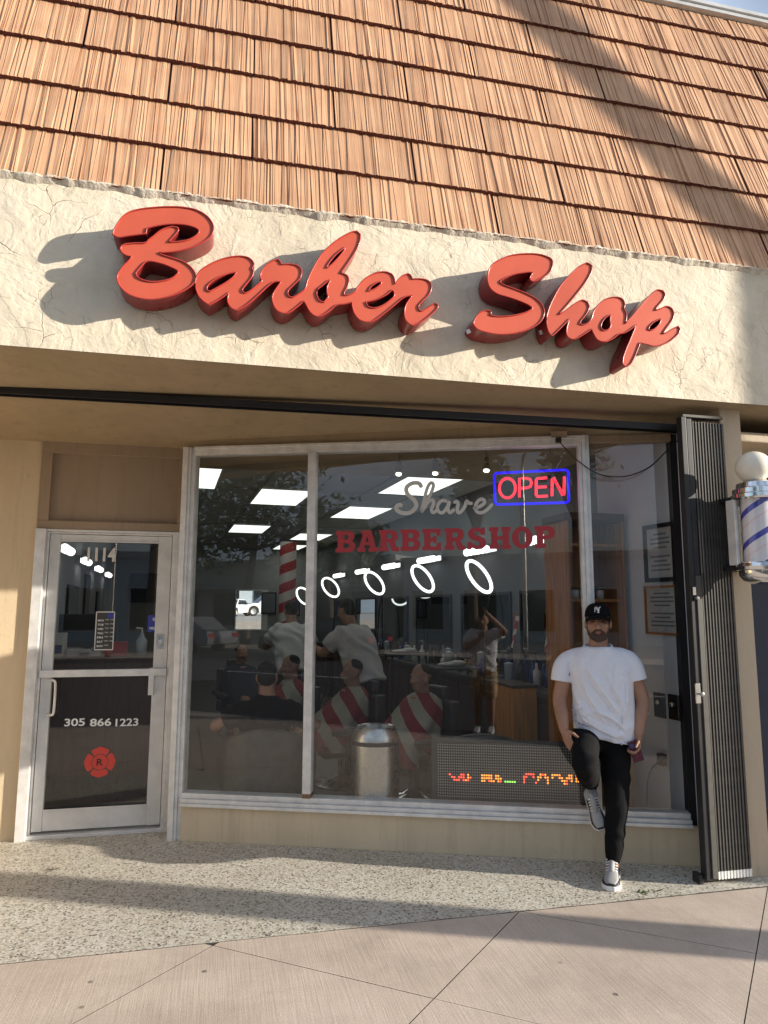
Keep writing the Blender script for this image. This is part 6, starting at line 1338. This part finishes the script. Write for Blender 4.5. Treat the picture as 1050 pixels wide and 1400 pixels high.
# ---- pictures and screens on the far walls
for i, (x0, x1, z0, z1, m_, lb) in enumerate(((-2.0, -1.0, 1.75, 2.4, 'shoe_black', 'dark television screen high on the rear wall'), (-0.85, -0.60, 1.4, 1.85, 'ink', 'small framed print on the rear wall near the rear window'), (0.9, 1.25, 1.5, 2.0, 'ink', 'upright framed print on the rear wall by the mirrors'), (1.4, 1.8, 1.45, 1.9, 'bottle_blue', 'blue framed poster on the rear wall corner'))):
    t = thing('wall_picture', lb, 'picture', ((x0 + x1) / 2, IY1, z0)); MB().box(x0, x1, IY1 - 0.04, IY1 - 0.002, z0, z1).build('frame', M['black'], t, bevel=0.004); MB().box(x0 + 0.03, x1 - 0.03, IY1 - 0.043, IY1 - 0.0405, z0 + 0.03, z1 - 0.03).build('image', M[m_], t)
for i, y in enumerate((7.2, 9.0, 10.6, 12.4)):
    lx_ = lwx(y) + 0.006
    t = thing('wall_picture', ('square framed photograph on the left wall nearest the door', 'wide framed photograph on the left wall', 'tall dark framed poster on the left wall', 'small framed photograph on the left wall toward the rear')[i], 'picture', (lx_, y, 1.4)); w_, h = ((0.3, 0.3), (0.5, 0.3), (0.3, 0.5), (0.22, 0.3))[i]
    MB().obox(lwp(y, 0.016, 1.60), RWT * w_, LWN * 0.014, (0, 0, h)).build('frame', M['black'], t); MB().obox(lwp(y, 0.032, 1.60), RWT * (w_ - 0.03), LWN * 0.0015, (0, 0, h - 0.03)).build('image', M['ink'], t)
for y in (7.6, 9.5, 11.4, 13.4):
    vb = thing('vanity_light', 'row of glowing round bulbs on the left wall seen through the door', 'vanity light', lwp(y, 0.03, 2.22), 'bulb rows on the left wall')
    MB().obox(lwp(y, 0.03, 2.23), RWT * 0.34, LWN * 0.028, (0, 0, 0.045)).build('fixture', M['chrome'], vb, bevel=0.004)
    for k in range(6): MB().ell(lwp(y - 0.25 + 0.10 * k, 0.100, 2.22), (0.043, 0.043, 0.043), None, 12, 8).build('bulb', M['bulb'], vb, True)
# ---- reception desk behind the door
zt = on_y(140, 903, 6.5).z; dk = thing('reception_desk', 'dark wooden reception desk behind the glass door', 'desk', (-1.0, 6.6, 0.02)); MB().box(-1.41, -0.30, 6.5, 6.56, 0.03, zt).build('front_panel', M['darkwood'], dk); MB().box(-1.41, -0.28, 6.47, 7.1, zt + 0.001, zt + 0.03).build('top', M['darkwood'], dk, bevel=0.004); MB().box(-0.36, -0.30, 6.561, 7.08, 0.03, zt).build('end_panel', M['darkwood'], dk)
zt += 0.031
c = on_y(193, 890, 6.65); t = thing('sanitiser_bottle', 'clear pump bottle of sanitiser on the reception desk', 'bottle', (c.x, 6.65, zt)); MB().lathe([(0, 0), (0.045, 0), (0.047, 0.13), (0.02, 0.165), (0.018, 0.19), (0, 0.19)], (c.x, 6.65, zt), 20).build('bottle', M['plastic_clear'], t, True); MB().tube([(c.x, 6.65, zt + 0.19), (c.x, 6.65, zt + 0.235), (c.x - 0.05, 6.64, zt + 0.24)], 0.008, 8).build('pump', M['white'], t)
c = on_y(76, 890, 6.6); t = thing('cardboard_box', 'white and red tissue box on the reception desk', 'box', (c.x, 6.6, zt)); MB().box(c.x - 0.14, c.x + 0.07, 6.54, 6.7, zt, zt + 0.20).build('carton', M['paper'], t, bevel=0.004); MB().box(c.x - 0.13, c.x + 0.06, 6.536, 6.54, zt + 0.03, zt + 0.10).build('label', M['bottle_blue'], t)
for k, (px, w_, h, m_, lb) in enumerate(((108, 0.09, 0.06, 'paper', 'small pale carton leaning on the reception desk'), (124, 0.09, 0.035, 'towel', 'flat cream card holder on the reception desk'), (158, 0.09, 0.12, 'redvinyl', 'red and white leaflet box on the reception desk'))):
    c = on_y(px, 900, 6.62); o = MB().box(c.x - w_, c.x + w_, 6.56, 6.68, zt, zt + h).build('carton', M[m_], None, bevel=0.004); tag(o, lb, 'box')
c = on_y(120, 880, 6.95); t = thing('monitor', 'black desktop monitor seen from behind on the reception desk', 'monitor', (c.x, 6.95, zt)); MB().box(c.x - 0.25, c.x + 0.25, 6.9, 6.94, zt + 0.06, zt + 0.36).build('screen_back', M['charcoal'], t, bevel=0.01); MB().box(c.x - 0.03, c.x + 0.03, 6.942, 6.97, zt, zt + 0.2).build('stand', M['charcoal'], t); MB().box(c.x - 0.1, c.x + 0.1, 6.9, 7.05, zt, zt + 0.012).build('foot', M['charcoal'], t)
# ================================================================== STREET AROUND (shadows, reflections)
SV = V((math.sin(SUN_AZ), -math.cos(SUN_AZ), 0)); SP = V((math.cos(SUN_AZ), math.sin(SUN_AZ), 0))
def sunplace(perp, along): q = SP * perp + SV * along; return V((q.x, q.y, 0))
def leaf_crown(mb, c, rad, n, rnd, size=(0.10, 0.26), clumps=60):
    cs = []
    for _ in range(clumps):
        a, t = rnd.uniform(0, 6.283), rnd.uniform(-0.55, 1); r_ = rnd.uniform(0.45, 1.0); k = math.sqrt(max(0, 1 - t * t))
        cs.append(c + V((rad.x * k * math.cos(a) * r_, rad.y * k * math.sin(a) * r_, rad.z * t * r_)))
    for _ in range(n):
        q = rnd.choice(cs); s_ = rnd.uniform(*size); sp = 0.17 * (rad.x + rad.z) / 2
        p = q + V((rnd.gauss(0, sp), rnd.gauss(0, sp), rnd.gauss(0, sp * 0.8))); d = V((rnd.uniform(-1, 1), rnd.uniform(-1, 1), rnd.uniform(-0.8, 0.5))).normalized(); u = d.cross(V((rnd.uniform(-1, 1), rnd.uniform(-1, 1), 1))).normalized()
        mb.add([p - d * s_, p + u * s_ * 0.42, p + d * s_, p - u * s_ * 0.42], [(0, 1, 2, 3)])
    return cs
def tree(base, h, rad, label, seed, n=4200):
    rnd = random.Random(seed); b = V(base); t = thing('street_tree', label, 'tree', b, 'trees across the street'); tk_ = MB(); c = b + V((0, 0, h - rad[2] * 0.8))
    P = [b, b + V((rnd.uniform(-.1, .1), 0, h * 0.25)), b + V((rnd.uniform(-.25, .25), rnd.uniform(-.2, .2), h * 0.5)), c]
    limb(tk_, P, [0.24, 0.19, 0.15, 0.06], 10, 4); cr_ = MB(); cs = leaf_crown(cr_, c, V(rad), n, rnd)
    for q in cs[:14]: limb(tk_, [P[2], (P[2] + q) / 2 + V((0, 0, 0.2)), q], [0.08, 0.05, 0.02], 6, 3)
    tk_.build('trunk', M['bark'], t, True); cr_.build('crown', M['leaf'], t)
TR = (((-17.5, -16.0, 0), 8.6, (4.2, 4.2, 3.2), 'broad leafy street tree across the road, tallest in the glass reflection'), ((-25, -17.5, 0), 8.2, (4.2, 4.2, 3.0), 'leafy tree across the road at the far end of the row'), ((-14.6, -18.5, 0), 6.2, (2.4, 2.4, 2.2), 'smaller round tree across the road between taller ones'), ((-6.9, -17.5, 0), 9.2, (1.1, 1.1, 2.2), 'slim sparse tree across the road beside the pale blue building'), ((-2.6, -17.0, 0), 9.6, (1.3, 1.3, 2.4), 'thin tree across the road opposite the barber pole'))
for k, (b, h, rd_, lb) in enumerate(TR): tree(b, h, rd_, lb, 40 + k, 4600 if rd_[0] > 2 else 1300)
def palm(base, h, r0, label, seed):
    rnd = random.Random(seed); b = V(base); t = thing('palm_tree', label, 'palm tree', b); MB().tube([b + V((0, 0, h * k / 10)) for k in range(11)], [r0 * (1.35 if k == 0 else 1.0 - 0.02 * k) for k in range(11)], 16).build('trunk', M['bark'], t, True)
    for k in range(17):
        a = k * 2.399; e = rnd.uniform(-0.35, 1.1); fr_ = MB(); p = b + V((0, 0, h)); d = V((math.cos(a) * math.cos(e), math.sin(a) * math.cos(e), math.sin(e))); pts = []; L_ = 2.3
        for q in range(9): pts.append(p.copy()); p = p + d * L_ / 8; d = (d - V((0, 0, 0.17))).normalized()
        fr_.tube(pts, [0.03 - 0.003 * q for q in range(9)], 5)
        for q in range(1, 9):
            tdir = (pts[q] - pts[q - 1]).normalized(); sd = tdir.cross(V((0, 0, 1))).normalized()
            for s_ in (-1, 1):
                for z in (0.0, 0.5):
                    o_ = pts[q - 1].lerp(pts[q], z); tip = o_ + sd * s_ * 0.5 + tdir * 0.3 - V((0, 0, 0.22)); fr_.add([o_, o_ + tdir * 0.05, tip], [(0, 1, 2)])
        fr_.build('frond', M['palm'], t)
palm(sunplace(4.96, 9.2), 13.0, 0.14, 'tall straight palm on the near pavement whose trunk shades the shingles', 3)
# unseen pillar and bin shapes, added on the near pavement to throw the floor shadows
c = sunplace(4.00, 7.0); t = thing('shadow_pillar', 'slim grey unseen pillar added to shade the entrance floor', 'shadow caster', c); MB().lathe([(0.20, 0.0), (0.20, 0.12), (0.175, 0.14), (0.175, 2.70), (0.19, 2.72), (0.19, 2.86), (0.0, 2.95)], c, 24).build('body', M['charcoal'], t, auto=40); MB().lathe([(0.178, 1.1), (0.178, 2.4)], c, 24).build('poster_band', M['paper'], t, True)
c = sunplace(4.34, 6.2); t = thing('shadow_bin', 'round dark unseen bin added beside the pillar to shade the floor', 'litter bin', c); MB().lathe([(0.0, 0.0), (0.20, 0.0), (0.22, 0.9), (0.20, 0.92), (0.12, 1.10), (0.0, 1.15)], c, 24).build('bin', M['charcoal'], t, auto=40); MB().lathe([(0.223, 0.86), (0.23, 0.88), (0.223, 0.92)], c, 24).build('band', M['steel'], t, True)
# street lamp across the road
c = V((-3.6, -13.6, 0)); t = thing('street_lamp', 'grey street lamp with a curved arm across the road', 'street lamp', c); MB().tube(smooth_path([c, c + V((0, 0, 4)), c + V((0, 0, 6.4)), c + V((0.3, 0.3, 7.0)), c + V((0.9, 1.0, 7.2))], 4), [0.09] * 8 + [0.06] * 9, 10).build('post', M['steel'], t, True); MB().obox(c + V((1.1, 1.25, 7.2)), (0.22, 0.26, 0), (-0.09, 0.08, 0), (0, 0, 0.05)).build('lamp_head', M['steel'], t, bevel=0.02)
# buildings across the street
def block(label, x0, x1, y0, y1, h, m_, nwin, awn=None):
    t = thing('street_building', label, 'building', ((x0 + x1) / 2, y1, 0)); MB().box(x0, x1, y0, y1, 0, h).build('wall', m_, t); MB().box(x0 - 0.1, x1 + 0.1, y0, y1 + 0.12, h + 0.001, h + 0.3).build('parapet', M['coping'], t)
    for k in range(nwin):
        x = x0 + (x1 - x0) * (k + 0.5) / nwin; w_ = (x1 - x0) / nwin * 0.32
        f_ = MB().box(x - w_, x + w_, y1 + 0.002, y1 + 0.06, 0.5, 2.6).build('window', M['alu'], t); MB().box(x - w_ + 0.06, x + w_ - 0.06, y1 + 0.061, y1 + 0.068, 0.56, 2.54).build('pane', M['carglass'], f_)
    if awn: MB().prism([(x0, y1 + 0.001, 3.1), (x0, y1 + 1.2, 2.75), (x0, y1 + 1.2, 2.65), (x0, y1 + 0.001, 2.95)], (x1 - x0, 0, 0)).build('awning', awn, t)
block('low pale stucco shop row across the road behind the big tree', -34, -14, -34, -24, 4.2, M['bldg1'], 6, M['kerb'])
block('low pale blue shop building across the road behind the street lamp', -13.5, 1, -34, -24, 4.0, M['bldg2'], 5)
block('cream two storey block across the road to the right', 1.5, 22, -36, -24, 5.2, M['bldg1'], 6, M['navy'])
block('brick toned shop row far along the opposite side', -62, -34.5, -36, -24, 4.6, M['pillar'], 8)
# vehicles
def car(label, loc, yaw, paint, kind='sedan', group=None, name='parked_car'):
    t = thing(name, label, 'pickup' if kind == 'pickup' else 'car', loc, group); Mr = Matrix.Translation(V(loc)) @ Matrix.Rotation(yaw, 4, 'Z'); L_ = 4.6 if kind == 'sedan' else 5.6; W_ = 0.9; hb = 0.92 if kind == 'sedan' else 1.1
    def put(mb, nm, m_, par=t, bv=0.0, sm=False): o = mb.build(nm, m_, None, sm, bv); o.matrix_basis = Mr.copy(); adopt(o, par); return o
    wr = 0.33 if kind == 'sedan' else 0.40; wx = (L_ * 0.5 - 0.85, -(L_ * 0.5 - 0.95)); pr = [(-L_ / 2, 0.35), (-L_ / 2 - 0.03, 0.62), (-L_ / 2 + 0.05, hb - 0.04), (L_ / 2 - 0.9, hb), (L_ / 2 - 0.1, hb - 0.16), (L_ / 2, 0.55), (L_ / 2 - 0.03, 0.3)]
    for x0 in wx:
        for k in range(9): a = math.pi * k / 8; pr.append((x0 + (wr + 0.07) * math.cos(a), wr + (wr + 0.07) * math.sin(a) if k not in (0, 8) else 0.28))
    b = MB(); b.prism([(x, -W_, z) for x, z in pr], (0, 2 * W_, 0)); put(b, 'body', paint, bv=0.05)
    if kind == 'sedan': cab = [(-1.75, hb - 0.02), (-1.15, 1.40), (0.45, 1.42), (1.30, hb - 0.02)]
    else: cab = [(-0.55, hb - 0.02), (-0.45, 1.78), (0.75, 1.80), (1.55, hb - 0.02)]
    cbm = MB(); cbm.loft([[V((x, -W_ + 0.06 + 0.16 * (1 if i in (1, 2) else 0), z)) for i, (x, z) in enumerate(cab)], [V((x, W_ - 0.06 - 0.16 * (1 if i in (1, 2) else 0), z)) for i, (x, z) in enumerate(cab)]]); put(cbm, 'cabin', paint, bv=0.04)
    for s_ in (-1, 1):
        y0, y1 = (W_ - 0.055) * s_, (W_ - 0.205) * s_; q = cab; lo_, hi_ = 0.12, 0.86
        def sp(i, j, tt): return V((q[i][0] + (q[j][0] - q[i][0]) * tt, y0 + (y1 - y0) * tt + 0.006 * s_, q[i][1] + (q[j][1] - q[i][1]) * tt))
        g_ = MB(); A_, B_, C_, D_ = sp(0, 1, lo_), sp(3, 2, lo_), sp(3, 2, hi_), sp(0, 1, hi_); g_.add([A_ + V((0.1, 0, 0)), B_ - V((0.12, 0, 0)), C_ - V((0.08, 0, 0)), D_ + V((0.08, 0, 0))], [(0, 1, 2, 3)]); put(g_, 'side_window', M['carglass'])
        h_ = MB(); h_.box(L_ / 2 - 0.12, L_ / 2 + 0.004, 0.45 * s_, 0.78 * s_, 0.60, 0.74); put(h_, 'headlight', M['white'], bv=0.02); h_ = MB(); h_.box(-L_ / 2 - 0.04, -L_ / 2 + 0.08, 0.5 * s_, 0.84 * s_, 0.62, 0.78); put(h_, 'tail_light', M['tail'], bv=0.02)
    ws = MB(); ws.quad(V((cab[3][0] - 0.03, -W_ + 0.16, cab[3][1] + 0.07)), V((cab[3][0] - 0.03, W_ - 0.16, cab[3][1] + 0.07)), V((cab[2][0] + 0.08, W_ - 0.28, cab[2][1] - 0.05)), V((cab[2][0] + 0.08, -W_ + 0.28, cab[2][1] - 0.05))); put(ws, 'windscreen', M['carglass'])
    for x0 in wx:
        for s_ in (-1, 1):
            w_ = MB(); w_.lathe([(0.0, -0.1), (wr - 0.03, -0.11), (wr, -0.08), (wr, 0.08), (wr - 0.03, 0.11), (wr * 0.62, 0.10), (0.0, 0.06)], (x0, (W_ - 0.12) * s_, wr), 22, (0, s_, 0)); wo = put(w_, 'wheel', M['tyre']); r_ = MB(); r_.lathe([(0.0, 0.085), (0.06, 0.09), (wr * 0.6, 0.112), (wr * 0.62, 0.09)], (x0, (W_ - 0.12) * s_, wr), 18, (0, s_, 0)); put(r_, 'rim', M['steel'], wo)
    return t
car('dark sedan parked at the far kerb left of the street lamp', (-10.5, -11.9, -0.13), R(180), M['navy'], group=None)
car('silver sedan parked at the far kerb near the big leafy tree', (-17.5, -11.9, -0.13), R(180), M['cargrey'])
car('white pickup parked at the far kerb opposite the door', (-24.5, -11.9, -0.13), R(180), M['carwhite'], 'pickup', name='pickup_truck')
# rear lot seen through the back window
plane_obj('rear_lot', -40, 30, 40, 120, 0.92, M['kerb'], 0.6)
rb = on_y(343, 838, 62.0)
car('white pickup parked on the rear lot beyond the back window', (rb.x + 1.8, 62, 0.92), R(196), M['carwhite'], 'pickup', name='pickup_truck')
car('white sedan parked on the rear lot beside the pickup', (rb.x - 1.6, 60, 0.92), R(250), M['carwhite'])
t = thing('rear_building', 'pale blue building with a wide roof behind the rear lot', 'building', (rb.x, 80, 0.92)); MB().box(rb.x - 14, rb.x + 16, 80, 90, 0.92, 4.6).build('wall', M['bldg2'], t); MB().prism([(rb.x - 15, 78.5, 4.6), (rb.x - 15, 85, 7.4), (rb.x - 15, 91, 4.6)], (32, 0, 0)).build('roof', M['bldg2'], t)
for k in range(9): MB().box(rb.x - 12 + k * 2.6, rb.x - 11 + k * 2.6, 79.93, 79.99, 2.2, 3.5).build('window', M['carglass'], t)
